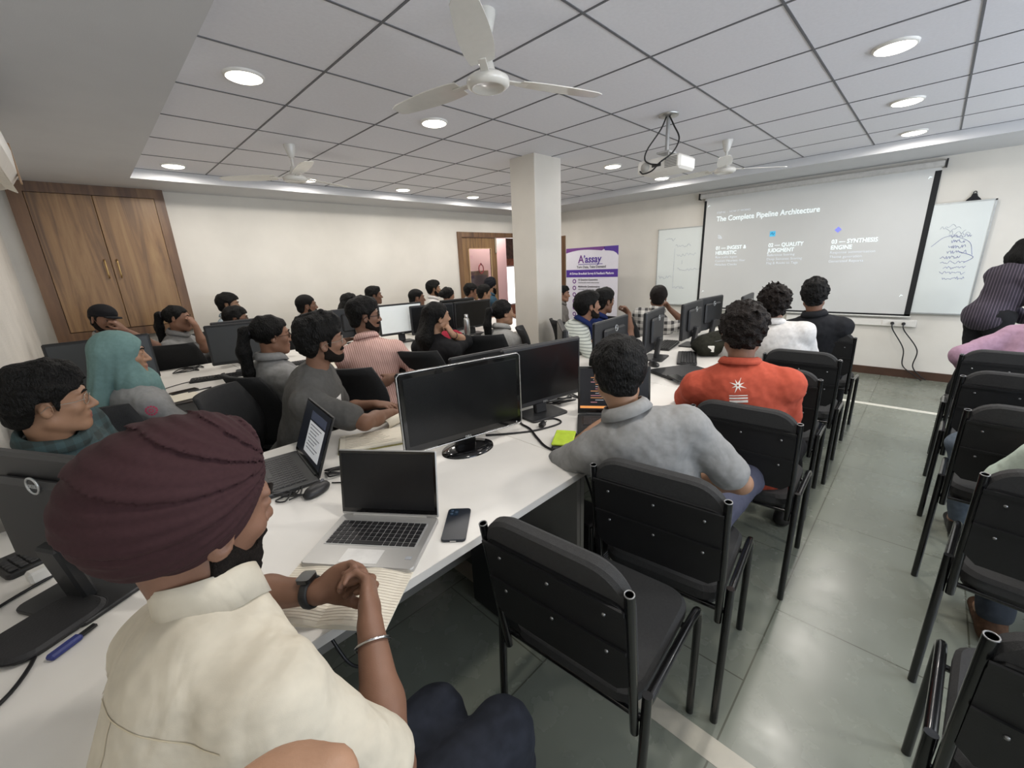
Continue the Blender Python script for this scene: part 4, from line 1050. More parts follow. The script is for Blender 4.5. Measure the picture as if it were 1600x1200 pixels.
    def build(s, name, mats, parent, origin, pick=None):
        V, F = s.mesh(); V = V - np.asarray(origin)
        me = bpy.data.meshes.new(name)
        me.vertices.add(len(V)); me.vertices.foreach_set('co', V.astype(np.float32).ravel())
        me.loops.add(4 * len(F)); me.loops.foreach_set('vertex_index', F.astype(np.int32).ravel())
        me.polygons.add(len(F)); me.polygons.foreach_set('loop_start', np.arange(0, 4 * len(F), 4, dtype=np.int32)); me.polygons.foreach_set('loop_total', np.full(len(F), 4, np.int32))
        me.polygons.foreach_set('use_smooth', np.ones(len(F), bool))
        for m in (mats if isinstance(mats, list) else [mats]): me.materials.append(m)
        if pick is not None: me.polygons.foreach_set('material_index', pick(V[F].mean(1) + origin).astype(np.int32))
        me.update(calc_edges=True)
        o = bpy.data.objects.new(name, me); COL.objects.link(o); o.parent = parent
        return o

def wav(G, f, seed):
    """cheap smooth noise, about -1..1"""
    r = np.random.RandomState(seed); out = 0
    for a in (1.0, .55, .3):
        for _ in range(3):
            d = r.normal(size=3); d /= np.linalg.norm(d); d = d * f
            out = out + a * np.sin(G[0] * d[0] + G[1] * d[1] + G[2] * d[2] + r.uniform(0, 6.28))
        f *= 2.1
    return out / 3.2

SKINS = ['795846', '886450', '96735b', '69493a', 'a07b62', '7f5e4c']
def fuzz(G, f, seed):
    r = np.random.RandomState(seed); out = 0
    for a in (1.0, .6, .35):
        for _ in range(9):
            d = r.normal(size=3); d = d / np.linalg.norm(d) * f * r.uniform(.75, 1.3)
            out = out + a * np.sin(G[0] * d[0] + G[1] * d[1] + G[2] * d[2] + r.uniform(0, 6.28))
        f *= 1.9
    return out / 4.2
def skin(i): return mat('skin_' + str(i), SKINS[i], .52, var=.06, scale=25, bump=.05, bscale=500, spec=.35)
def lipm(i): return mat('lip_' + str(i), ['6f453c', '85554a', '8f5b4f', '633c33', '97655a', '784c42'][i], .45, var=.05)
hair_m = mat('hair_black', '0c0b0a', .6, var=.5, scale=110, bump=1.0, bscale=170, stretch=(1, 1, .4), spec=.18)
hair_b = mat('hair_dark_brown', '17110e', .6, var=.5, scale=110, bump=1.0, bscale=170, spec=.18)
beard_m = mat('beard_black', '17120f', .8, var=.45, scale=200, bump=.6, bscale=420, spec=.15)
eye_w = mat('eye_white', 'd8d2ca', .25); eye_i = mat('eye_iris', '1a100b', .15)
lace = mat('shoe_sole', 'cfcac0', .6)

def frame(yaw, pitch=0.0, roll=0.0):
    """rows: right, forward, up; yaw 0 looks towards +x"""
    y, p, r = map(math.radians, (yaw, pitch, roll))
    f = V3(math.cos(y) * math.cos(p), math.sin(y) * math.cos(p), math.sin(p)); rt = nrm(np.cross(f, V3(0, 0, 1))); u = np.cross(rt, f)
    rt2 = rt * math.cos(r) + u * math.sin(r); u2 = np.cross(rt2, f)
    return np.array([rt2, f, u2])

def head_solids(F, C, R, grow=0.0, fem=False, part='all', sc=1.0):
    W = lambda x, y, z: C + sc * (x * R[0] + y * R[1] + z * R[2])
    S = lambda *a: np.array(a) * sc
    F.ell(W(0, -.014, .034), S(.0755, .096, .082), R, .03, grow=grow)
    F.ell(W(0, .022, -.03), S(.060, .064, .082), R, .03, grow=grow)
    jw = .046 if fem else .052
    for s in (-1, 1):
        F.cone(W(s * jw, -.002, -.058), W(s * .016, .066, -.098), .018 * sc, .016 * sc, .022, grow=grow)
        F.ell(W(s * .040, .058, -.018), S(.022, .020, .020), R, .02, grow=grow)
    F.ell(W(0, .072, -.100), S(.020, .017, .015), R, .02, grow=grow)
    F.cone(W(0, .062, -.05), W(0, .068, -.08), .026 * sc, .022 * sc, .02, grow=grow)

def build_head(F, C, R, fem, sc):
    W = lambda x, y, z: C + sc * (x * R[0] + y * R[1] + z * R[2])
    S = lambda *a: np.array(a) * sc
    head_solids(F, C, R, 0, fem, sc=sc)
    for s in (-1, 1):
        F.ell(W(s * .031, .092, .008), S(.019, .018, .0125), R, .012, 's')
        F.cone(W(s * .012, .087, .030), W(s * .044, .074, .031), .0075 * sc, .006 * sc, .012)
        F.ell(W(s * .031, .073, .006), S(.0155, .0135, .0115), R, .006)
    for s in (-1, 1): F.ell(W(s * .031, .0745, .0125), S(.0165, .0150, .0080), R, .004)
    F.cone(W(0, .084, .016), W(0, .106, -.026), .0075 * sc, .0105 * sc, .012)
    F.ell(W(0, .107, -.031), S(.0115, .0115, .009), R, .008)
    for s in (-1, 1): F.ell(W(s * .0125, .094, -.033), S(.0085, .0105, .0075), R, .008)
    F.cone(W(-.019, .084, -.060), W(.019, .084, -.060), .0062 * sc, .0062 * sc, .008); F.ell(W(0, .091, -.058), S(.016, .007, .0055), R, .007)
    F.ell(W(0, .088, -.070), S(.017, .009, .0065), R, .007)
    F.ell(W(0, .098, -.0645), S(.022, .006, .0016), R, .003, 's')
    for s in (-1, 1):
        q = nrm(R[0] * s * .9 + R[1] * -.42); E_ = np.array([q, nrm(np.cross(R[2], q)), R[2]])
        F.ell(W(s * .0775, -.010, -.004), S(.0085, .019, .031), E_, .008)
        F.ell(W(s * .085, -.006, -.001), S(.006, .010, .018), E_, .005, 's')

def ik(a, t, l1, l2, pole):
    a = np.asarray(a, float); t = np.asarray(t, float); d = t - a; L = np.linalg.norm(d)
    if L > (l1 + l2) * .995: t = a + d / L * (l1 + l2) * .995; d = t - a; L = np.linalg.norm(d)
    x = (l1 * l1 - l2 * l2 + L * L) / (2 * L); hgt = math.sqrt(max(l1 * l1 - x * x, 0)); u = d / L
    p = np.asarray(pole, float); p = nrm(p - u * (p @ u))
    return a + u * x + p * hgt, t

def hand(F, Wr, d, n, side, curl=35, spread=1.0, sc=1.0, thumb_in=0.35, curls=None):
    """d: pointing direction, n: palm normal, side: +1 thumb along cross(d,n)"""
    d = nrm(d); n = nrm(n - d * (n @ d)); s = np.cross(d, n) * side
    F.cone(Wr, Wr + d * .03 * sc, .026 * sc, .030 * sc, .015, flat=n, fs=1.45)
    F.ell(Wr + d * .052 * sc, np.array((.050, .040, .0165)) * sc, np.array([d, s, n]), .012)
    F.ell(Wr + d * .035 * sc + s * .022 * sc + n * .007 * sc, np.array((.028, .017, .014)) * sc, np.array([d, s, n]), .01)
    for j, (off, L, r) in enumerate(((.029, .070, .0088), (.010, .079, .0090), (-.010, .073, .0086), (-.027, .058, .0078))):
        p = Wr + (d * (.088 - .004 * abs(j - 1)) + s * off) * sc; ang = 0; c = (curls[j] if curls else curl) * (1 + .08 * j)
        dd = nrm(d + s * off * 3.0 * spread)
        for q, (fr, a) in enumerate(((.46, .75), (.30, 1.1), (.24, .8))):
            ang += math.radians(c * a); v = dd * math.cos(ang) + n * math.sin(ang)
            e = p + v * L * fr * sc; F.cone(p, e, (r - .0008 * q) * sc, (r - .0008 * (q + 1)) * sc, .004); p = e
    p = Wr + (d * .025 + s * .030 + n * .004) * sc
    v1 = nrm(d * .72 + s * (.75 - thumb_in * .6) + n * thumb_in); e = p + v1 * .042 * sc; F.cone(p, e, .0125 * sc, .0105 * sc, .01)
    v2 = nrm(d * .85 + s * (.25 - thumb_in * .5) + n * thumb_in * 1.2); F.cone(e, e + v2 * .032 * sc, .0102 * sc, .0078 * sc, .005)

def hairline(y, kind):
    if kind == 'fem': return np.interp(y, [-.10, -.04, -.015, .02, .05, .07, .10], [-.09, -.07, -.03, .01, .045, .062, .075])
    return np.interp(y, [-.11, -.060, -.046, -.034, -.030, .008, .012, .022, .026, .038, .054, .075, .10], [-.080, -.072, -.055, -.020, .026, .026, -.012, -.014, .020, .036, .052, .060, .068])

def person(label, head, yaw, body_yaw, pitch=0, roll=0, neck=None, pelvis=None, lean=(0.0, 0.0), sex='m', tone=0, cell=.008, sc=1.0,
           hair='short', hair_t=.016, hair_n=.004, hair_f=70, hmat=None, top=0.0, beard=0, glasses=None, cap=None,
           shirt=None, sleeve=.72, loose=.013, collar=True, collar_m=None, pants=None, arms=None, legs=None, shoe=None, detail=True, hemdrop=.0, extra=None, group=None, hand_info=None, broad=1.0, arm_sc=1.0, band=False, skull=True, wr=.005):
    C = V3(*head); Rh = frame(yaw, pitch, roll); Rb = frame(body_yaw); fem = sex == 'f'
    rt, fw, up = Rb
    N = V3(*neck) if neck is not None else C - V3(0, 0, .168 * sc) - .020 * Rh[1] - .01 * fw
    if pelvis is None: P = V3(N[0] - lean[0], N[1] - lean[1], max(.53, N[2] - .49))
    else: P = V3(*pelvis)
    su = nrm(N - P); sr = nrm(rt - su * (rt @ su)); sf = np.cross(su, sr)
    B3 = np.array([sr, sf, su]); Ls = np.linalg.norm(N - P)
    hw = (.150 if fem else .172) * broad
    J = {}
    for nme, s in (('l', -1), ('r', 1)): J['s' + nme] = N - su * .078 + sr * s * hw - sf * .005
    arms = arms or {}
    upL, foL = (.265 if fem else .285) * sc * arm_sc, (.225 if fem else .245) * sc * arm_sc
    for nme, s in (('l', -1), ('r', 1)):
        a = arms.get(nme, 'lap')
        if a == 'lap': t = P + fw * .36 + rt * s * .08 + V3(0, 0, .13); pole = rt * s * .35 - fw * .8 - V3(0, 0, .5)
        elif a == 'desk': t = P + fw * .46 + rt * s * .12 + V3(0, 0, .27); pole = rt * s * .4 - V3(0, 0, 1) - fw * .3
        elif a == 'side': t = P + fw * .10 + rt * s * .30 + V3(0, 0, .05); pole = rt * s - fw * .8
        else: t = V3(*a[0]); pole = V3(*a[1])
        e, t = ik(J['s' + nme], t, upL, foL, pole); J['e' + nme] = e; J['w' + nme] = t
    lg = legs or {}
    for nme, s in (('l', -1), ('r', 1)):
        H_ = P + rt * s * .088 - V3(0, 0, .01); J['h' + nme] = H_
        ly = lg.get('yaw', body_yaw) + lg.get('spread', 8) * -s
        d = V3(math.cos(math.radians(ly)), math.sin(math.radians(ly)), 0)
        K = lg.get('k' + nme, H_ + d * .42 + V3(0, 0, -.02)); K = V3(*K); J['k' + nme] = K
        A = lg.get('a' + nme, V3(K[0], K[1], 0) + d * lg.get('foot', -.02) + V3(0, 0, .085)); J['a' + nme] = V3(*A); J['f' + nme] = d
    base = V3(P[0], P[1], 0)
    root = thing('person', label, 'person', tuple(base), 0, group)
    pts = np.array([C + V3(.16, .16, .19), C - V3(.16, .16, .2), P + V3(.26, .26, 0), P - V3(.26, .26, .14)] + [J[k] + o for k in J if k[0] in 'sewhka' for o in (V3(.12, .12, .09), V3(-.12, -.12, -.10))] + [J['w' + q] + o * .24 for q in 'lr' for o in (V3(1, 1, 1), V3(-1, -1, -1))])
    lo, hi = pts.min(0), pts.max(0); lo[2] = max(lo[2], 0.0)
    r0 = 1.0 * broad
    # ---- the body, one surface from crown to ankles
    F = Field(lo, hi, cell)
    sk = skin(tone)
    def torso(F, g, k=.05):
        fs = 1.38
        F.cone(P + su * .02, P + su * Ls * .42, .150 * r0, .132 * r0, k, flat=sf, fs=fs, grow=g)
        F.cone(P + su * Ls * .42, N - su * .14, .134 * r0, .150 * r0, k, flat=sf, fs=fs, grow=g)
        F.ell(P + V3(0, 0, .0) - sf * .01, (.165 * r0, .125, .115), B3, k, grow=g)
        F.ell(N - su * .165 + sf * .02, (.150 * r0, .112, .15), B3, k, grow=g)
        F.cone(J['sl'] + sr * .030 - su * .004, J['sr'] - sr * .030 - su * .004, .050, .050, .05, grow=g * .8)
        F.ell(N - su * .07 - sf * .035, (.12 * r0, .065, .09), B3, .05, grow=g)
        for q in 'lr': F.cone(N - su * .028, J['s' + q] - su * .004, .042, .050, .045, grow=g * .8)
        if fem:
            for s in (-1, 1): F.ell(N - su * .235 + sf * .085 + sr * s * .075, (.068, .062, .068), B3, .04, grow=g)
    torso(F, -.004)
    F.cone(N - su * .03, C - Rh[2] * .06 - Rh[1] * .022, .054 if not fem else .048, .053 if not fem else .046, .03)
    for q in 'lr':
        F.ell(J['s' + q], (.056, .056, .056), None, .03)
        F.cone(J['s' + q], J['e' + q], .045, .036, .03)
        F.cone(J['e' + q], J['e' + q] * .6 + J['w' + q] * .4, .037, .0375, .02); F.cone(J['e' + q] * .6 + J['w' + q] * .4, J['w' + q], .0375, .025, .02)
        F.cone(J['h' + q], J['k' + q], .088, .060, .05); F.cone(J['k' + q], J['a' + q], .058, .042, .03); F.cone(J['a' + q], J['a' + q] + J['f' + q] * .12 - V3(0, 0, .045), .038, .03, .02)
    for q, s in (('l', -1), ('r', 1)):
        hi_ = (hand_info or {}).get(q)
        fd = nrm(J['w' + q] - J['e' + q])
        if hi_ is None: hi_ = {}
        d = V3(*hi_['d']) if 'd' in hi_ else nrm(fd + V3(0, 0, -.15))
        n = V3(*hi_['n']) if 'n' in hi_ else V3(0, 0, -1) - rt * s * .35
        # right hand, palm n: the thumb lies on cross(n, d) side
        sd = -1 if q == 'l' else 1
        if 'flip' in hi_: sd = -sd
        hand(F, J['w' + q], d, n, -sd, hi_.get('curl', 32), hi_.get('spread', 1.0), sc * (0.93 if fem else 1.0), hi_.get('thumb', .35), hi_.get('curls'))
    build_head(F, C, Rh, fem, sc)
    def pick(X):
        q = (X - C) / sc; x, y, z = q @ Rh[0], q @ Rh[1], q @ Rh[2]
        lip = (np.abs(x) < .0225 - np.abs(z + .064) * .6) & (z < -.0545) & (z > -.0765) & (y > .078)
        return lip.astype(int)
    F.build('body', [sk, lipm(tone)], root, base, pick); del F
    Wp = lambda x, y, z: C + sc * (x * Rh[0] + y * Rh[1] + z * Rh[2])
    tob = lambda p: Vector(tuple(np.asarray(p) - base))
    # ---- hair
    hb = 0.17 * sc; hm = hmat or hair_m
    def headfield(extra_lo=(0, 0, 0), extra_hi=(0, 0, 0)): return Field(C - hb - np.array(extra_lo), C + hb + np.array(extra_hi), min(cell, .0065))
    def headframe(F):
        G = F.grids(); q = [(G[i] - C[i]) / sc for i in range(3)]
        return G, [q[0] * Rh[i][0] + q[1] * Rh[i][1] + q[2] * Rh[i][2] for i in range(3)]
    if hair in ('short', 'bun', 'pony', 'long'):
        H = headfield((.1, .1, .45) if hair in ('pony', 'long') else (0, 0, 0), (.1, .1, .05) if hair in ('pony', 'long') else (0, 0, 0))
        kind = 'fem' if fem else 'm'
        H.ell(Wp(0, -.014, .034), np.array((.0755, .096, .082)) * sc, Rh, 0, grow=hair_t * sc * (1.0 if not fem else .7))
        if top: H.ell(Wp(0, .018, .088), np.array((.062, .070, .030 + top)) * sc, Rh, .03); H.ell(Wp(0, -.03, .075), np.array((.070, .075, .035 + top * .8)) * sc, Rh, .03)
        if not fem: H.ell(Wp(0, -.052, -.035), np.array((.060, .050, .045)) * sc, Rh, .02, grow=.004)
        G, (x, y, z) = headframe(H)
        if hair_n: H.D = H.D + (hair_n * sc * fuzz(G, hair_f, 7 + tone)).astype(np.float32)
        cutf = (hairline(y, kind) + .006 * np.sin(x * 160) * (y > .03) - z) * .8
        cutf = cutf + np.where((np.abs(x) > .055) & (y > .02), .0, 0)
        H.D = np.maximum(H.D, (cutf * sc).astype(np.float32))
        H.D = np.where(H.D > .2, .2, H.D).astype(np.float32)
        if hair in ('pony', 'long', 'bun'):
            if hair == 'bun': H.ell(Wp(0, -.125, .02), (.045, .04, .045), Rh, .015)
            bk = -Rh[1]
            p0 = Wp(0, -.100, .035)
            drop = V3(0, 0, -1)
            if hair == 'pony':
                p1 = p0 + bk * .045 + V3(0, 0, .0); p2 = p1 + bk * .02 + drop * .12; p3 = p2 + drop * .13 + bk * -.005; p4 = p3 + drop * .08
                H.cone(p0, p1, .026, .024, .01); H.cone(p1, p2, .027, .036, .02); H.cone(p2, p3, .036, .030, .02); H.cone(p3, p4, .030, .012, .02)
            if hair == 'long':
                for s, w_ in ((-1, .05), (0, .06), (1, .05)):
                    p1 = Wp(s * .045, -.085, -.02); p2 = p1 + drop * .13 + bk * .035; p3 = p2 + drop * .16 + bk * .0
                    H.cone(p1, p2, .036, .05, .03); H.cone(p2, p3, .05, .030, .03)
            H.D = H.D + (.0035 * wav(G, 95, 3)).astype(np.float32)
        H.build('hair', hm, root, base); del H
        if hair == 'pony':
            mb = MB(); ring = [tob(p0 + bk * .022 + .026 * (math.cos(a) * Rh[0] + math.sin(a) * V3(0, 0, 1))) for a in np.linspace(0, 2 * PI, 15)[:-1]]
            mb.tube(ring, .006, 6, closed=True); mb.build('hair_tie', mat('hair_tie', '2d2a33', .7), root)
    if beard:
        Bf = headfield(); g = .0028 + .0026 * beard
        head_solids(Bf, C, Rh, g * sc, fem, sc=sc)
        Bf.cone(Wp(-.024, .090, -.049), Wp(.024, .090, -.049), .0075 * sc, .0075 * sc, .006)
        G, (x, y, z) = headframe(Bf)
        Bf.D = Bf.D + (.0018 * wav(G, 240, 5)).astype(np.float32)
        zb = np.interp(y, [.0, .02, .045, .07, .082, .11], [.0, -.028, -.050, -.056, -.046, -.041]) if beard >= 2 else np.interp(y, [.0, .02, .045, .066, .11], [.0, -.030, -.060, -.076, -.080])
        cutf = np.maximum((z - zb) * .8, (-.012 - y) * .8)
        if beard < 2: cutf = np.minimum(cutf, np.maximum(np.abs(z + .048) - .0085 + .12 * np.maximum(np.abs(x) - .02, 0), .072 - y))
        mouth = .011 - np.sqrt((x * .42) ** 2 + (z + .0655) ** 2 * 1.3); cutf = np.maximum(cutf, np.where(y > .06, mouth, -1))
        if beard >= 2: pass
        Bf.D = np.maximum(Bf.D, (cutf * sc).astype(np.float32)); Bf.build('beard', beard_m, root, base); del Bf
        if beard >= 2:
            B2 = headfield((0, 0, .1)); B2.ell(Wp(0, .058, -.105), np.array((.046, .042, .042)) * sc, Rh, .02); B2.ell(Wp(0, .066, -.125), np.array((.03, .028, .034)) * sc, Rh, .02)
            G, (x, y, z) = headframe(B2); B2.D = B2.D + (.004 * wav(G, 160, 9)).astype(np.float32); B2.build('beard', beard_m, root, base)
    if detail:
        for s in (-1, 1):
            br_ = MB(); br_.tube([tob(Wp(s * .013, .0935, .0285)), tob(Wp(s * .028, .0905, .0345)), tob(Wp(s * .047, .0775, .0300))], [.0032 * sc, .0042 * sc, .0022 * sc], 6); br_.build('eyebrow', beard_m, root)
            ec = Wp(s * .031, .0765, .0065); M = Matrix([list(v) for v in (Rh.T)])
            e = MB(); e.use(eye_w); e.lathe([(0, -.011), (.008, -.0078), (.011, 0), (.0062, .0092)], tob(ec), 14, M @ Matrix.Rotation(-PI / 2, 3, 'X'))
            e.use(eye_i); e.lathe([(.0062, .0092), (.004, .0104), (0, .0112)], tob(ec), 14, M @ Matrix.Rotation(-PI / 2, 3, 'X')); e.build('eye', None, root)
    if glasses:
        gm = mat('glasses_' + glasses, {'thin': '8f8a80', 'black': '161616', 'brown': '4a3326'}[glasses], .3, .5); rr = {'thin': .0011, 'black': .0022, 'brown': .0018}[glasses] * sc
        mb = MB()
        for s in (-1, 1):
            ring = [tob(Wp(s * .033 + .0225 * math.cos(a), .1005 - .018 * abs(s * .033 + .0225 * math.cos(a)) / .05, .004 + .0185 * math.sin(a))) for a in np.linspace(0, 2 * PI, 21)[:-1]]
            mb.tube(ring, rr, 6, closed=True)
            mb.tube([tob(Wp(s * .0555, .083, .010)), tob(Wp(s * .074, .06, .010)), tob(Wp(s * .083, -.005, .008)), tob(Wp(s * .080, -.022, -.010))], rr, 6)
        mb.tube([tob(Wp(-.0105, .0985, .008)), tob(Wp(0, .101, .012)), tob(Wp(.0105, .0985, .008))], rr, 6)
        mb.build('glasses', gm, root)
    if cap:
        Cf = headfield(); Cf.ell(Wp(0, -.012, .05), np.array((.090, .108, .082)) * sc, Rh, 0); G, (x, y, z) = headframe(Cf)
        Cf.D = np.maximum(Cf.D, ((.035 - z + np.where(y < -.05, 0.0, 0.0)) * sc).astype(np.float32)); Cf.build('cap', cap, root, base)
        br_ = Field(Wp(0, .11, .04) - .13, Wp(0, .11, .04) + .13, cell); br_.ell(Wp(0, .115, .036), np.array((.062, .065, .008)) * sc, Rh, .0); br_.build('cap_peak', cap, root, base)
    # ---- clothes
    if shirt is not None:
        Sf = Field(lo, hi, cell)
        Psav = P
        torso(Sf, loose)
        if hemdrop: Sf.ell(P - su * hemdrop, (.175 * r0, .135, .10), B3, .05, grow=loose)
        Sf.cone(N - su * .05, N + nrm(C - N) * .01, .068, .051, .02)
        for q in 'lr':
            Sf.ell(J['s' + q] - su * .006, (.050, .050, .050), None, .035, grow=loose * .7)
            if sleeve <= 1:
                e = J['s' + q] + (J['e' + q] - J['s' + q]) * sleeve; Sf.cone(J['s' + q], e, .046, .047 if sleeve < .95 else .044, .03, grow=loose)
            else:
                f = sleeve - 1; e = J['e' + q] + (J['w' + q] - J['e' + q]) * f
                Sf.cone(J['s' + q], J['e' + q], .047, .041, .03, grow=loose); Sf.cone(J['e' + q], e, .041, .034, .03, grow=loose)
        G = Sf.grids(); Sf.D = Sf.D + (wr * wav(G, 34, 11 + tone) + wr * .35 * wav(G, 85, 2)).astype(np.float32)
        # trimmed at the hem
        hem = P[2] - .10 - hemdrop
        Sf.D = np.maximum(Sf.D, np.broadcast_to((hem - G[2]).astype(np.float32), Sf.D.shape))
        Sf.build('shirt', shirt, root, base); del Sf
        if collar:
            cm = collar_m or shirt; nd = nrm(C - Rh[2] * .06 - Rh[1] * .022 - N); ax_ = nrm(nd + su * .6); f_ = nrm(sf - ax_ * (sf @ ax_)); r_ = np.cross(f_, ax_); mb = MB(); n = 36; vs = []
            tall = .026 if collar is True else collar
            for k, (rr, zz) in enumerate(((.062, -.02), (.060, tall * .8), (.061, tall), (.064, tall), (.066, tall * .6), (.070, -.022)) if band else ((.064, -.012), (.061, tall * .8), (.065, tall), (.078, tall * .45), (.088, -.014), (.080, -.018))):
                for j in range(n):
                    a = 2 * PI * j / n; dz = zz - .030 * max(0, math.sin(a)) ** 2 + .012 * max(0, -math.sin(a))
                    vs.append(tob(N + nrm(nd) * .046 + ax_ * dz + r_ * rr * math.cos(a) * 1.06 + f_ * rr * math.sin(a) * 1.08))
            fs = [(k * n + j, k * n + (j + 1) % n, (k + 1) % 6 * n + (j + 1) % n, (k + 1) % 6 * n + j) for k in range(6) for j in range(n)]
            mb.add(vs, fs, True); mb.build('collar', cm, root)
    pm = pants or mat('trousers_dark', '2a2c33', .85, var=.1, bump=.2)
    Pf = Field(lo, hi, cell)
    Pf.ell(P - V3(0, 0, .01), (.168, .135, .115), B3, .04, grow=.006)
    for q in 'lr':
        Pf.cone(J['h' + q], J['k' + q], .090, .063, .05, grow=.003); Pf.cone(J['k' + q], J['a' + q] + V3(0, 0, .03), .060, .050, .03, grow=.003)
    G = Pf.grids(); Pf.D = Pf.D + (.004 * wav(G, 40, 21)).astype(np.float32)
    Pf.build('trousers', pm, root, base); del Pf
    shm = shoe or mat('shoe_black', '1b1a1a', .5)
    for q in 'lr':
        A = J['a' + q]; d = J['f' + q]; s_ = Field(A - V3(.22, .22, .12), A + V3(.22, .22, .06), max(cell, .006))
        g0 = V3(A[0], A[1], A[2] - .085 + .036)
        s_.cone(g0 - d * .05, g0 + d * .14, .040, .036, .02, flat=V3(0, 0, 1), fs=1.1); s_.cone(g0 - d * .03 + V3(0, 0, .02), A, .040, .046, .03)
        G = s_.grids(); s_.D = np.maximum(s_.D, np.broadcast_to((A[2] - .083 - G[2]).astype(np.float32), s_.D.shape))
        s_.build('shoe', shm, root, base)
    J.update(C=C, N=N, P=P, Rh=Rh, B3=B3, Wp=Wp, tob=tob, base=base, cell=cell, lo=lo, hi=hi)
    if extra: extra(root, J)
    return root, J

# ---------------------------------------------------------------- things printed on, or worn over, the clothes
from mathutils.bvhtree import BVHTree
def part_of(root, name):
    return [c for c in root.children if c.name.split('.')[0] == name][0]
def bvh_of(o): return BVHTree.FromPolygons([v.co[:] for v in o.data.vertices], [p.vertices[:] for p in o.data.polygons])
def printed(root, on, name, m, polys, origin, d, up, off=.0012, steps=1):
    """flat shapes (u,v) laid on a garment along direction d from origin (both in world axes, origin from the person's base)"""
    t = bvh_of(on); d = Vector(d).normalized(); up = Vector(up); v = (up - d * up.dot(d)).normalized(); u = d.cross(v); mb = MB()
    for poly in polys:
        pts = []
        for a, b in poly:
            p = Vector(origin) + u * a + v * b; h = t.ray_cast(p, d, .5)
            if h[0] is None: break
            pts.append(h[0] - d * off)
        else:
            c = sum(pts, Vector()) / len(pts); h = t.ray_cast(c - d * .1, d, .5); c = (h[0] - d * off) if h[0] is not None else c
            n = len(pts); mb.add(pts + [c], [(i, (i + 1) % n, n) for i in range(n)])
    if mb.v: return mb.build(name, m, root)
def grid_rect(x, y, w, h, n=6):
    return [[(x - w / 2 + w * i / n, y - h / 2), (x - w / 2 + w * (i + 1) / n, y - h / 2), (x - w / 2 + w * (i + 1) / n, y + h / 2), (x - w / 2 + w * i / n, y + h / 2)] for i in range(n)]
def ring_polys(r0, r1, n=16, x=0, y=0, gap=0):
    P = lambda r, a: (x + r * math.cos(a), y + r * math.sin(a))
    return [[P(r0, 2 * PI * i / n), P(r1, 2 * PI * i / n), P(r1, 2 * PI * (i + 1 - gap) / n), P(r0, 2 * PI * (i + 1 - gap) / n)] for i in range(n)]
pink_print = mat('pink_print', 'c2405f', .8)
def sleeve_badge(side='r', t=.40):
    def f(root, J):
        s = 1 if side == 'r' else -1
        p = J['s' + side] * (1 - t) + J['e' + side] * t; out = J['B3'][0] * s * .8 - J['B3'][1] * .45
        ax = nrm(J['e' + side] - J['s' + side]); out = nrm(out - ax * (out @ ax))
        o = p - J['base'] + out * .2
        printed(root, part_of(root, 'shirt'), 'sleeve_badge', pink_print, ring_polys(.017, .026, 12, gap=.25) + ring_polys(.004, .012, 8, gap=.3), o, -out, -ax)
    return f
def bangle(root, J, q, name, m, r, tr, shift=.0, flat=1.0, n=40):
    ax = nrm(J['w' + q] - J['e' + q]); c = J['w' + q] - ax * shift; a1 = nrm(np.cross(ax, V3(.3, .2, 1))); a2 = np.cross(ax, a1); mb = MB()
    mb.tube([J['tob'](c + r * (math.cos(a) * a1 + math.sin(a) * a2)) for a in np.linspace(0, 2 * PI, n + 1)[:-1]], tr, 8, closed=True)
    if flat > 1:
        cc = Vector(J['tob'](c)); A = Vector(ax)
        mb.v = [tuple(cc + (Vector(v) - cc) + A * ((Vector(v) - cc).dot(A)) * (flat - 1)) for v in mb.v]
    return mb.build(name, m, root)
# ================================================================== THE AUDIENCE
def cloth(name, col, **k):
    if name in MATS: return MATS[name]
    m = mat(name, col, k.pop('rough', .9), var=k.pop('var', .07), scale=k.pop('scale', 60), bump=.07, bscale=900, spec=.2)
    nt, b = nodes_of(m); bp = [n for n in nt.nodes if n.type == 'BUMP'][0]; bp.inputs['Distance'].default_value = .002
    tc = [n for n in nt.nodes if n.type == 'TEX_COORD'][0]; n2 = nt.nodes.new('ShaderNodeTexNoise'); n2.inputs['Scale'].default_value = k.get('fold', 9); n2.inputs['Detail'].default_value = 2.5; n2.inputs['Distortion'].default_value = .5
    b2 = nt.nodes.new('ShaderNodeBump'); b2.inputs['Strength'].default_value = k.get('bump', .32); b2.inputs['Distance'].default_value = .030
    nt.links.new(tc.outputs['Object'], n2.inputs['Vector']); nt.links.new(n2.outputs['Fac'], b2.inputs['Height']); nt.links.new(b2.outputs['Normal'], bp.inputs['Normal'])
    return m
grey_polo = cloth('grey_polo', '878786'); grey_light = cloth('pale_grey_polo', '9b9a97'); white_sh = cloth('white_shirt', 'cbc9c6'); jeans = cloth('blue_jeans', '4f6888', var=.2, scale=30); navy_jeans = cloth('navy_jeans', '23262e', var=.2, scale=40)
slate = cloth('slate_trousers', '4a4c5c'); black_c = cloth('black_cotton', '1c1c1e'); dark_tee = cloth('charcoal_tee', '575654'); orange_c = cloth('orange_cotton', 'ae4f3c'); kurta = cloth('cream_linen', 'c2baa9', bump=.6, scale=25)
cream_s = stripes('thin_striped_shirt', 'c9cfc9', '8b938f', 42, (0, 0, 1), .30); pink_s = stripes('pink_striped_shirt', 'd2b0a6', 'b08379', 80, (.82, -.35, .12), .36)
check_s = stripes('black_white_check', 'd6d4cf', '3b3a3b', 15, (.42, -.9, 0), .45, check=(0, 0, 1)); dark_s = stripes('dark_striped_blouse', '2a2530', '554b58', 52, (.1, 1, .05), .28); green_chk = stripes('dark_green_check', '25302f', '34484a', 22, (1, .2, 0), .5, check=(0, 0, 1))
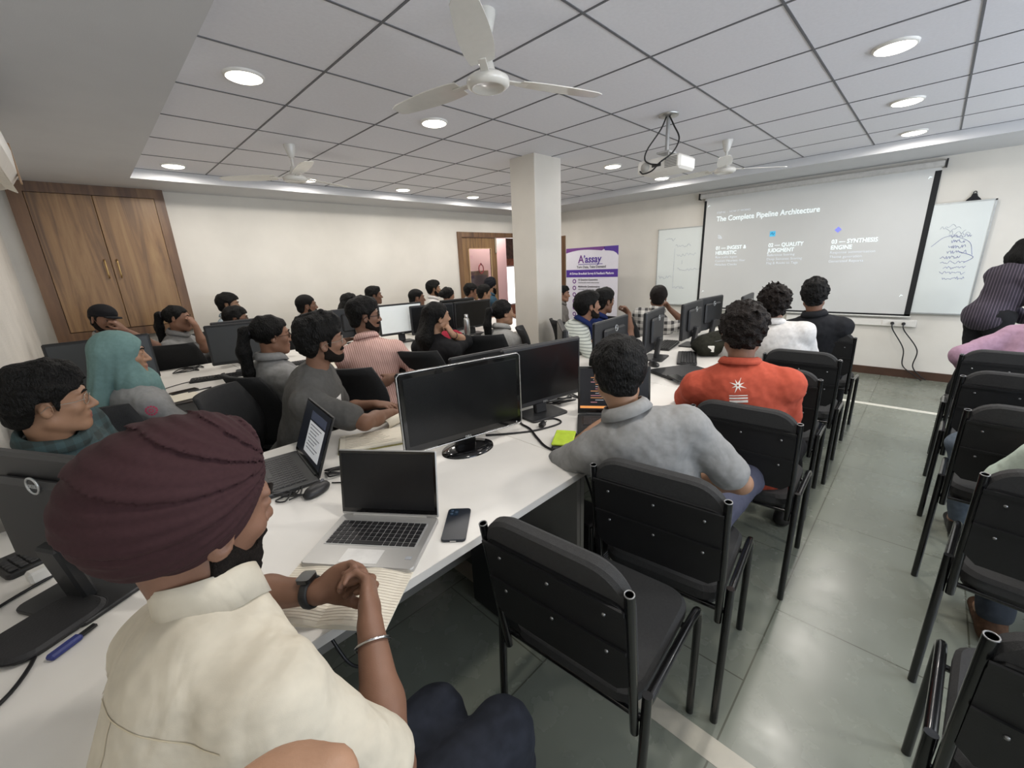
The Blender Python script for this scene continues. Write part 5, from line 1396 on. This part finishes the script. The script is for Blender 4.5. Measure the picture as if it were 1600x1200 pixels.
black_sh = cloth('black_shirt', '202124'); navy_s = cloth('navy_shirt', '1d2a57'); teal_s = cloth('teal_shirt', '334c5b'); hijab_c = cloth('teal_hijab', '6a8683'); turban_c = cloth('maroon_turban', '352123', var=.10, scale=160, bump=.15); black_turban = cloth('black_turban', '191a20')
brown_shoe = cloth('brown_shoe', '4f3a2c', var=.3); pink_h = cloth('pink_hoodie', 'a58699'); green_s = cloth('pale_green_shirt', 'aebcb0'); blue_s = cloth('pale_blue_shirt', 'a9c0cf'); pale_pink = cloth('pale_pink_shirt', 'd8b6b8'); green_k = cloth('green_top', '6f8f4c'); blue_g = cloth('blue_grey_shirt', '8f9ba3')

# ---- the man in the maroon turban, nearest to the camera
def turban_extra(root, J):
    Wp, Rh, C = J['Wp'], J['Rh'], J['C']
    T = Field(C - .26, C + .27, .0036); ctr = Wp(0, -.040, .042)
    T.ell(ctr, (.110, .117, .112), Rh, 0); T.ell(Wp(0, .012, .090), (.060, .068, .062), Rh, .05)
    G = T.grids(); q = [G[i] - C[i] for i in range(3)]
    x, y, z = [(q[0] * Rh[i][0] + q[1] * Rh[i][1] + q[2] * Rh[i][2]) / 1.08 for i in range(3)]
    # layered wraps fan out from the peak over the forehead, down and back along both sides
    py, pz = y - .085, z - .125
    ca, sa = math.cos(math.radians(-38)), math.sin(math.radians(-38))
    along = py * ca + pz * sa; across = -py * sa + pz * ca
    ang = np.arctan2(across + .035, -along + .02)
    t = (ang * 3.1 + .25 * np.abs(x) / .1) % 1.0
    T.D = T.D + (.0055 * t ** 1.5 - .003 + .0012 * np.sin(ang * 60 + 12 * x) + .0012 * wav(G, 50, 4)).astype(np.float32)
    rim = (.030 + (y - .085) * .66) - z
    T.D = np.maximum(T.D, (rim * .8).astype(np.float32)); T.build('turban', turban_c, root, J['base'])
    bangle(root, J, 'r', 'steel_bracelet', chrome, .033, .0028, .035)
    wt = bangle(root, J, 'l', 'watch_strap', mat('watch_strap', '1c1c1d', .6), .031, .005, .022, 2.2)
    axw = nrm(J['wl'] - J['el']); up_ = nrm(V3(0, 0, 1) - axw * axw[2]); c = J['wl'] - axw * .022 + up_ * .034
    B = np.array([axw, np.cross(up_, axw), up_]); M = Matrix([list(v) for v in B.T])
    MB().prism(rrect(.036, .034, .008, 4), .010, M, J['tob'](c)).build('watch_case', mat('watch_case', '111112', .25), wt)
    # standing collar band and yoke seam of the kurta
    N, B3 = J['N'], J['B3']
    sh = part_of(root, 'shirt'); seam = mat('kurta_seam', 'bfb49c', .9)
    printed(root, sh, 'yoke_seam', seam, grid_rect(0, 0, .34, .0022, 30), N - J['base'] - B3[2] * .11 - B3[1] * .30, B3[1], B3[2])
    printed(root, sh, 'centre_seam', seam, [[(x - .001, y), (x + .001, y), (x + .001, y + .02), (x - .001, y + .02)] for x in (0,) for y in np.arange(-.30, -.005, .02)], N - J['base'] - B3[2] * .11 - B3[1] * .30, B3[1], B3[2])
person('young man in a maroon turban and cream kurta, hands clasped over the open notebook', (.045, .765, 1.170), 18, 14, -14, -8, neck=(.05, .728, 1.005), pelvis=(-.20, .60, .55), tone=0, cell=.0042, sc=1.08, broad=.87, arm_sc=.86, hair='none', beard=2, hemdrop=.05,
       shirt=kurta, sleeve=.86, loose=.014, wr=.004, collar=.036, band=True, pants=navy_jeans, legs={'kr': (.42, .50, .55), 'kl': (.34, .64, .54), 'ar': (.46, .48, .085), 'al': (.38, .68, .085), 'yaw': 12},
       arms={'r': ((.252, .688, .845), (.1, -.6, -.8)), 'l': ((.222, .868, .838), (-.3, 1, -.3))},
       hand_info={'r': {'d': (.45, .85, .30), 'n': (-.82, .50, -.05), 'curls': (52, 50, 48, 46), 'thumb': .2}, 'l': {'d': (.82, -.48, .32), 'n': (-.42, -.85, .10), 'curls': (55, 60, 62, 66), 'thumb': .25}}, extra=turban_extra)

# ---- the front desk, far side
person('young man in thin glasses and dark green check shirt at the back wall', (-.165, 2.04, 1.155), 4, -22, -4, -8, pelvis=(-.16, 2.34, .52), neck=(-.185, 2.075, .995), tone=2, cell=.0052, hair_t=.021, top=.022, hair_n=.006, hair_f=85, glasses='thin', shirt=green_chk, sleeve=1.8, pants=navy_jeans, arms={'l': 'lap', 'r': 'lap'})
def tag4(root, J):
    N, B3, b = J['N'], J['B3'], J['base']; sh = part_of(root, 'shirt')
    printed(root, sh, 'name_badge', mat('badge_white', 'e6e4e0', .6), grid_rect(0, 0, .07, .05, 4), N - b - B3[2] * .09 + (B3[0] * .8 + B3[1]) * .3 + B3[1] * .03, -(B3[0] * .8 + B3[1]), B3[2])
    printed(root, sh, 'back_print', mat('white_print', 'd5d3cf', .8), ring_polys(.016, .026, 14)[3:-2], N - b - B3[2] * .14 - B3[1] * .3 - B3[0] * .05, B3[1], B3[2])
person('bearded young man in charcoal tee with white name badge, elbow on the desk', (.765, 2.08, 1.213), -8, -28, 0, -12, pelvis=(.61, 2.32, .53), neck=(.735, 2.115, 1.045), tone=5, cell=.0055, hair_t=.024, top=.026, hair_n=.006, hair_f=75, beard=1, glasses='thin', collar=False, shirt=dark_tee, sleeve=.74, loose=.018, pants=navy_jeans,
       arms={'r': ((1.00, 1.925, .80), (-.2, -1, -.15)), 'l': ((1.02, 2.13, .80), (0, .6, -.6))}, hand_info={'r': {'n': (0, 0, -1), 'curl': 25}, 'l': {'n': (0, 0, -1), 'curl': 25}}, extra=tag4)
person('bearded man in a pale thin-striped shirt leaning over the front desk by the column', (3.10, 2.12, 1.148), -30, -35, 6, -3, pelvis=(2.95, 2.36, .53), neck=(3.04, 2.15, .975), tone=1, cell=.0075, hair_t=.024, hair_n=.004, top=.012, beard=1, shirt=cream_s, collar_m=navy_s, sleeve=.8, arms={'l': 'desk', 'r': ((3.05, 1.80, .80), (-.6, -.4, -.5))})
person('man in navy shirt and glasses raising a hand to his mouth, past the striped shirt', (3.66, 2.31, 1.130), -18, -25, -2, -3, pelvis=(3.53, 2.48, .52), neck=(3.62, 2.345, .955), tone=0, cell=.008, hair_t=.018, top=.02, glasses='thin', shirt=navy_s, sleeve=.7, arms={'r': ((3.83, 2.13, 1.00), (.5, -.8, -.9)), 'l': 'desk'}, hand_info={'r': {'d': (-.4, .35, .8), 'n': (-.8, .5, -.2), 'curl': 55}})
person('man in a black and white checked shirt resting his chin on his fist', (4.24, 2.02, 1.130), 22, 10, -4, -6, pelvis=(4.12, 2.18, .52), tone=0, cell=.008, hair_t=.014, hair_n=.002, hmat=hair_b, shirt=check_s, sleeve=1.2, arms={'r': ((4.44, 1.98, .99), (.3, -1, -.9)), 'l': 'desk'}, hand_info={'r': {'d': (-.35, .35, .85), 'n': (-.6, .6, .1), 'curl': 75}})

# ---- second row, near side
def hijab_extra(root, J):
    Wp, Rh, C, N, B3 = J['Wp'], J['Rh'], J['C'], J['N'], J['B3']
    H = Field(C - V3(.24, .24, .42), C + V3(.24, .24, .18), .006)
    H.ell(Wp(0, -.016, .034), (.090, .112, .098), Rh, 0); H.cone(Wp(0, -.02, -.04), N + B3[2] * .01, .088, .092, .05); H.cone(Wp(0, .03, -.09), Wp(0, .035, -.15), .062, .07, .04)
    H.cone(N, J['sl'] + B3[2] * .02, .075, .065, .04)
    H.cone(Wp(.02, -.075, .0), Wp(.02, -.130, -.30), .07, .085, .05, flat=Rh[1], fs=1.8); H.cone(Wp(-.02, -.07, .0), Wp(-.03, -.115, -.26), .07, .08, .05, flat=Rh[1], fs=1.8)
    H.cone(N + B3[1] * .06, N + B3[1] * .10 - B3[2] * .12, .07, .06, .05, flat=B3[1], fs=1.7)
    G = H.grids(); q = [G[i] - C[i] for i in range(3)]; x, y, z = [q[0] * Rh[i][0] + q[1] * Rh[i][1] + q[2] * Rh[i][2] for i in range(3)]
    H.D = H.D + (.004 * np.sin(np.arctan2(x, y + .05) * 16 + z * 30) * np.clip(-z * 8, 0, 1) + .003 * wav(G, 38, 6)).astype(np.float32)
    H.ell(Wp(0, .105, -.020), (.057, .075, .083), Rh, .012, 's'); H.build('hijab', hijab_c, root, J['base'])
    sleeve_badge('r', .12)(root, J)
person('woman in a long teal hijab and grey polo, turned towards the screen', (.065, 2.95, 1.160), -7, 18, -4, 0, neck=(.085, 2.94, .995), pelvis=(.04, 2.98, .54), sex='f', tone=4, cell=.006, hair='none', shirt=grey_polo, sleeve=.9, collar=False, pants=jeans, legs={'kr': (.42, 2.86, .57), 'kl': (.43, 3.06, .57), 'yaw': -10}, arms={'r': ((.42, 2.86, .74), (-.1, -.8, -.6)), 'l': 'lap'}, extra=hijab_extra)
person('woman in grey polo and brown glasses with a wavy black ponytail', (.738, 2.78, 1.180), -2, 12, -4, -6, pelvis=(.80, 2.86, .54), sex='f', tone=1, cell=.006, hair='pony', hair_t=.013, hair_n=.002, glasses='brown', shirt=grey_polo, sleeve=.62, pants=navy_jeans, legs={'yaw': 72}, arms={'r': ((1.03, 2.86, .80), (.2, -1, -.6)), 'l': ((1.05, 3.05, .80), (0, .5, -.6))}, extra=sleeve_badge('r'))
person('bearded man in a pink striped shirt, one hand behind his back', (1.350, 2.80, 1.225), -16, 62, -3, -5, pelvis=(1.33, 2.70, .56), neck=(1.345, 2.79, 1.035), tone=5, cell=.006, hair_t=.018, top=.018, hair_n=.005, beard=1, glasses='black', shirt=pink_s, sleeve=1.35, hemdrop=.06, loose=.02, pants=black_c, arms={'r': ((1.40, 2.60, .80), (1, -.1, -.1)), 'l': 'desk'}, hand_info={'r': {'d': (-.8, .1, -.35), 'n': (0, 1, 0), 'curl': 40}}, legs={'yaw': 60})
def bangles7(root, J):
    bangle(root, J, 'r', 'bangle', brass, .030, .0025, .05); bangle(root, J, 'r', 'bracelet', cable_black, .029, .003, .025)
person('woman in black with loose dark hair, cheek on her hand, wearing bangles', (1.890, 2.70, 1.158), -10, 20, 3, -8, pelvis=(1.84, 2.72, .54), sex='f', tone=4, cell=.007, hair='long', hair_t=.012, hair_n=.003, shirt=black_c, sleeve=1.15, collar=False, pants=black_c, arms={'r': ((1.95, 2.60, 1.02), (.7, .2, -1)), 'l': 'desk'}, hand_info={'r': {'d': (-.35, .25, .85), 'n': (-.5, .7, .2), 'curl': 65}}, extra=bangles7)
person('woman in grey polo with a ponytail, right beside the column', (2.655, 2.75, 1.105), -16, 15, 2, -3, pelvis=(2.58, 2.74, .53), sex='f', tone=4, cell=.007, hair='pony', hair_t=.012, hair_n=.002, shirt=grey_light, sleeve=.7, pants=navy_jeans, arms={'l': 'lap', 'r': 'lap'}, extra=sleeve_badge('r'))

# ---- second row, far side, along the cream wall
person('man in a black cap and grey polo holding his cheek, below the oak cupboard', (.075, 5.00, 1.222), -62, -66, -9, 6, pelvis=(.05, 5.12, .56), tone=0, cell=.008, hair='short', hair_t=.010, cap=cloth('black_cap', '1d1d20'), beard=1, shirt=grey_light, sleeve=.75, arms={'l': ((.175, 4.83, 1.13), (1, .0, -.9)), 'r': 'desk'}, hand_info={'l': {'d': (-.45, -.05, .85), 'n': (-.9, .3, .1), 'curl': 60}})
person('woman in grey polo with a long straight ponytail, hand over her mouth', (.570, 5.00, 1.172), -24, -35, -5, 3, pelvis=(.50, 5.08, .54), sex='f', tone=1, cell=.008, hair='pony', hair_t=.012, hair_n=.002, shirt=grey_polo, sleeve=.7, arms={'r': ((.67, 4.86, 1.10), (.9, -.5, -.9)), 'l': 'desk'}, hand_info={'r': {'d': (-.3, .25, .9), 'n': (-.6, .6, .1), 'curl': 60}}, extra=sleeve_badge('r'))
person('boy half hidden behind the boy with black glasses, close to the wall', (1.125, 5.62, 1.225), -20, -35, -4, 0, tone=2, cell=.009, hair_t=.02, top=.015, shirt=blue_g)
person('boy in black glasses looking over the top of a monitor', (1.052, 5.05, 1.105), -15, -40, -4, 0, tone=1, cell=.0085, hair_t=.021, top=.016, glasses='black', shirt=blue_g, pelvis=(1.0, 5.14, .52))
person('man in white shirt with cropped hair and thin glasses against the cream wall', (1.712, 4.91, 1.186), -8, -30, 0, -8, tone=0, cell=.0085, hair_t=.008, hair_n=.001, glasses='thin', beard=.5, shirt=white_sh, sleeve=.8, arms={'r': 'desk', 'l': 'desk'})
person('woman in a green top behind the striped shirt man, only dark hair showing', (2.250, 5.00, 1.160), 5, -20, -4, 0, sex='f', tone=1, cell=.0085, hair='long', hair_t=.014, shirt=green_k, collar=False)
person('man in white shirt sitting higher than his neighbours by the cream wall', (2.780, 5.40, 1.198), -17, -40, 1, -4, tone=0, cell=.0085, hair_t=.014, top=.012, shirt=white_sh, sleeve=.8)
person('man with close-cropped hair peering over the white screen', (3.110, 4.86, 1.150), -22, -40, -3, -2, tone=0, cell=.0085, hair_t=.007, hair_n=.001, shirt=blue_g)
person('bearded man in white seated upright by the wall, left of the doorway', (3.84, 5.50, 1.215), -22, -40, 0, -2, tone=2, cell=.0085, hair_t=.02, top=.02, beard=1, shirt=white_sh)
person('woman with dark hair just above the black monitors, in front of the door frame', (3.670, 4.92, 1.135), 5, -30, -4, 0, sex='f', tone=1, cell=.009, hair='bun', hair_t=.014, shirt=black_c, collar=False)
person('man with thick hair and pale collar in front of the door leaf', (4.52, 5.42, 1.125), -25, -40, -6, -2, tone=1, cell=.009, hair_t=.02, top=.012, shirt=white_sh)
person('young man in a pale pink shirt between the monitor and the black turban', (4.37, 4.92, 1.115), -22, -40, -2, -3, pelvis=(4.3, 5.02, .52), tone=2, cell=.009, hair_t=.018, top=.014, shirt=pale_pink)
def turban2(root, J):
    Wp, Rh, C = J['Wp'], J['Rh'], J['C']; T = Field(C - .22, C + .24, .008); T.ell(Wp(0, -.02, .055), (.098, .112, .105), Rh, 0); T.ell(Wp(0, .03, .10), (.05, .06, .055), Rh, .04)
    G = T.grids(); q = [G[i] - C[i] for i in range(3)]; x, y, z = [q[0] * Rh[i][0] + q[1] * Rh[i][1] + q[2] * Rh[i][2] for i in range(3)]
    T.D = np.maximum(T.D + (.003 * np.sin(np.arctan2(z - .12, -(y - .08)) * 24)).astype(np.float32), (((.035 + (y - .085) * .55) - z) * .8).astype(np.float32)); T.build('turban', black_turban, root, J['base'])
person('bearded man in a black turban and teal shirt before the open doorway', (5.07, 5.52, 1.175), -4, -40, 2, 0, tone=2, cell=.009, hair='none', beard=2, shirt=teal_s, extra=turban2)
person('seated person in dark clothes almost hidden behind the column', (5.32, 4.12, 1.045), -60, -60, -4, 0, pelvis=(5.28, 4.22, .52), tone=1, cell=.009, hair_t=.02, top=.01, shirt=cloth('grey_check', '6f6a66'))

# ---- near side of the front desk, facing the screen
person('man in a grey polo seen from behind, working at the laptop with the orange bar', (1.265, .735, 1.142), 33, 33, -12, 0, pelvis=(1.37, .56, .55), neck=(1.255, .680, .980), tone=2, cell=.0055, hair_t=.021, top=.012, hair_n=.005, hair_f=80, shirt=grey_polo, sleeve=.80, loose=.018, pants=slate, legs={'kr': (1.87, .44, .57), 'kl': (1.74, .70, .53), 'ar': (1.74, .76, .20), 'yaw': 10}, arms={'l': ((1.46, .97, .80), (-.3, .6, -.6)), 'r': ((1.56, .56, .66), (.1, -1, -.4))})
def tee_print(root, J):
    N, B3, b = J['N'], J['B3'], J['base']; sh = part_of(root, 'shirt'); wp_ = mat('tee_white_print', 'e8e2da', .8)
    o = N - b - B3[2] * .045 - B3[1] * .35
    for k in range(8):
        a = PI / 8 + 2 * PI * k / 8; L = .036 if k % 2 else .027
        printed(root, sh, 'star_print', wp_, [[(.006 * math.cos(a - .8), .006 * math.sin(a - .8)), (L * math.cos(a), L * math.sin(a)), (.006 * math.cos(a + .8), .006 * math.sin(a + .8))]], o, B3[1], B3[2])
    for dy, hh in ((-.045, .004), (-.057, .007), (-.072, .011)): printed(root, sh, 'bar_print', wp_, grid_rect(0, dy, .072, hh, 4), o, B3[1], B3[2])
person('man in an orange tee with a white star print on its back', (2.075, .575, 1.185), 22, 14, -10, 0, pelvis=(2.06, .50, .55), tone=0, cell=.0055, hair_t=.022, top=.026, hair_n=.008, hair_f=140, hmat=hair_b, shirt=orange_c, sleeve=.78, collar=.012, loose=.020, broad=1.06, pants=black_c, arms={'l': ((2.44, .88, .80), (-.3, .5, -.8)), 'r': 'lap'}, legs={'yaw': 5, 'foot': .10}, extra=tee_print)
person('man with big dark curls in a white shirt, before the screen', (3.395, .762, 1.178), 18, 12, 0, 4, pelvis=(3.40, .58, .55), tone=1, cell=.007, hair_t=.026, top=.022, hair_n=.012, hair_f=150, hmat=hair_b, shirt=white_sh, sleeve=1.3, loose=.02, pants=navy_jeans, arms={'l': ((3.75, 1.05, .80), (-.4, .8, -.4)), 'r': 'lap'}, legs={'yaw': 5})
person('man in a black collared shirt seated nearest to the screen', (4.10, .645, 1.185), 8, 5, 0, 3, pelvis=(4.24, .58, .55), neck=(4.10, .62, 1.005), tone=0, cell=.0075, hair_t=.018, top=.034, hair_n=.008, hair_f=130, shirt=black_sh, sleeve=1.2, loose=.02, pants=black_c, arms={'l': 'lap', 'r': 'lap'}, legs={'yaw': 2})

# ---- across the aisle
person('standing woman in a dark striped blouse with clasped hands beside the whiteboard', (5.86, -.60, 1.475), -55, -45, -38, 0, neck=(5.80, -.535, 1.315), pelvis=(5.74, -.43, .90), sex='f', tone=1, broad=.86, cell=.007, hair='long', hair_t=.016, hair_n=.004, shirt=dark_s, sleeve=1.95, hemdrop=.03, loose=.02, collar=False, pants=black_c,
       legs={'kl': (5.84, -.40, .49), 'kr': (5.72, -.52, .49), 'al': (5.88, -.34, .085), 'ar': (5.76, -.56, .085), 'yaw': -45}, arms={'l': ((5.90, -.66, .86), (.6, .6, -.3)), 'r': ((5.84, -.72, .86), (-.8, -.3, -.3))})
person('person in a pink hoodie with long dark hair across the aisle', (4.36, -.66, 1.12), -25, -8, -20, 0, pelvis=(4.10, -.54, .55), neck=(4.28, -.62, .975), sex='f', tone=4, cell=.008, hair='long', hair_t=.014, shirt=pink_h, sleeve=1.95, loose=.026, collar=False, pants=jeans, arms={'l': ((4.36, -.30, .66), (-.6, .8, -.2)), 'r': 'lap'})
person('person in pale green across the aisle, brown shoes tucked under the chair', (2.10, -.60, 1.16), 0, 0, -5, 0, pelvis=(2.0, -.52, .55), tone=2, cell=.0075, shirt=green_s, sleeve=1.3, loose=.022, pants=cloth('dark_jeans', '33383f', var=.2, scale=30), shoe=brown_shoe, legs={'kl': (2.42, -.37, .53), 'kr': (2.42, -.68, .53), 'al': (2.26, -.40, .085), 'ar': (2.34, -.64, .085), 'yaw': 0}, arms={'l': ((2.40, -.40, .70), (-.6, .5, -.5)), 'r': 'lap'})
person('person in pale blue, one seat ahead of the person in pale green', (2.80, -.72, 1.14), 0, -5, -5, 0, pelvis=(2.70, -.58, .54), tone=1, cell=.008, shirt=blue_s, sleeve=1.3, loose=.02, pants=cloth('grey_jeans', '5b6570', var=.2, scale=30), legs={'kl': (3.06, -.27, .52), 'kr': (3.08, -.70, .53), 'al': (3.05, -.33, .085), 'ar': (3.05, -.70, .085), 'yaw': 0}, arms={'l': ((3.04, -.52, .72), (-.5, .4, -.6)), 'r': 'lap'})

# ---- swivel chairs for the people on the far sides of the desks
for lb, x, y, rz in (('black swivel chair of the man in dark green check', -.09, 2.33, -80), ('black swivel chair of the bearded man in charcoal', .58, 2.36, -40), ('black swivel chair of the woman in the teal hijab', .0, 3.05, -15), ('black swivel chair directly behind the woman with brown glasses', .80, 2.90, 18), ('black swivel chair pushed aside between the charcoal tee and the pink stripes', 1.24, 2.62, 35), ('black swivel chair of the woman in black with bangles', 1.80, 2.68, 30), ('black swivel chair of the ponytailed woman next to the column', 2.50, 2.80, 40),
                     ('black swivel chair of the man in pale thin stripes', 2.94, 2.40, -45), ('black swivel chair of the man in navy', 3.55, 2.50, -30), ('black swivel chair of the checked shirt man', 4.10, 2.26, 0), ('black swivel chair on the far side, in front of the long ponytail', .56, 5.03, 65), ('black swivel chair of the man in the black cap', .02, 5.20, -70), ('black swivel chair of the boy in black glasses', .98, 5.24, -50), ('black swivel chair of the cropped-hair man in white', 1.66, 5.06, -40)):
    ochair(lb, x, y, rz)
bp = thing('backpack', 'black backpack slumped on the front desk beside the white shirt', 'backpack', (3.52, 1.17, .755), -35)
Bk = Field((-.26, -.20, -.02), (.26, .2, .24), .007)
Bk.ell((0, 0, .075), (.20, .135, .085), None, 0); Bk.ell((.07, 0, .11), (.13, .115, .075), None, .05); Bk.ell((-.10, -.06, .06), (.11, .07, .055), None, .03)
G = Bk.grids(); Bk.D = np.maximum(Bk.D + (.006 * wav(G, 34, 8)).astype(np.float32), np.broadcast_to((-G[2]).astype(np.float32), Bk.D.shape)); Bk.build('bag', cloth('black_nylon', '26261f', var=.25), bp, V3(0, 0, 0))
MB().tube(bez([(-.10, .05, .12), (-.03, .13, .13), (.06, .14, .12), (.14, .08, .14)], 6), .010, 8).build('strap', cloth('black_strap', '151516'), bp)
MB().tube(bez([(-.16, -.06, .10), (-.02, -.115, .135), (.12, -.09, .15)], 6), .0035, 6).build('zip', tray_g, bp)
MB().box((-.12, -.118, .07), (.05, .012, .05), Rz(-20), .004).build('white_tag', white_plastic, bp)

# ---- the photographer's own hand at the lower edge of the view
ph = thing('person', 'bare knuckles of a person at the very bottom, in front of the cream kurta', 'person', (.02, .10, 1.0))
Hd = Field((-.10, -.02, .90), (.16, .24, 1.45), .004)
Kc = V3(0.004, 0.136, 1.333)
Hd.cone((.06, .02, .98), Kc - V3(-.012, .02, .03), .036, .024, .02); Hd.ell(Kc, (.030, .028, .024), None, .02)
for k in range(4): Hd.cone(Kc + V3(-.018 + .013 * k, .014 - .006 * k, .012), Kc + V3(-.024 + .013 * k, .030 - .006 * k, -.018), .0095, .0085, .006)
Hd.build('body', [skin(4)], ph, V3(.02, .10, 1.0))
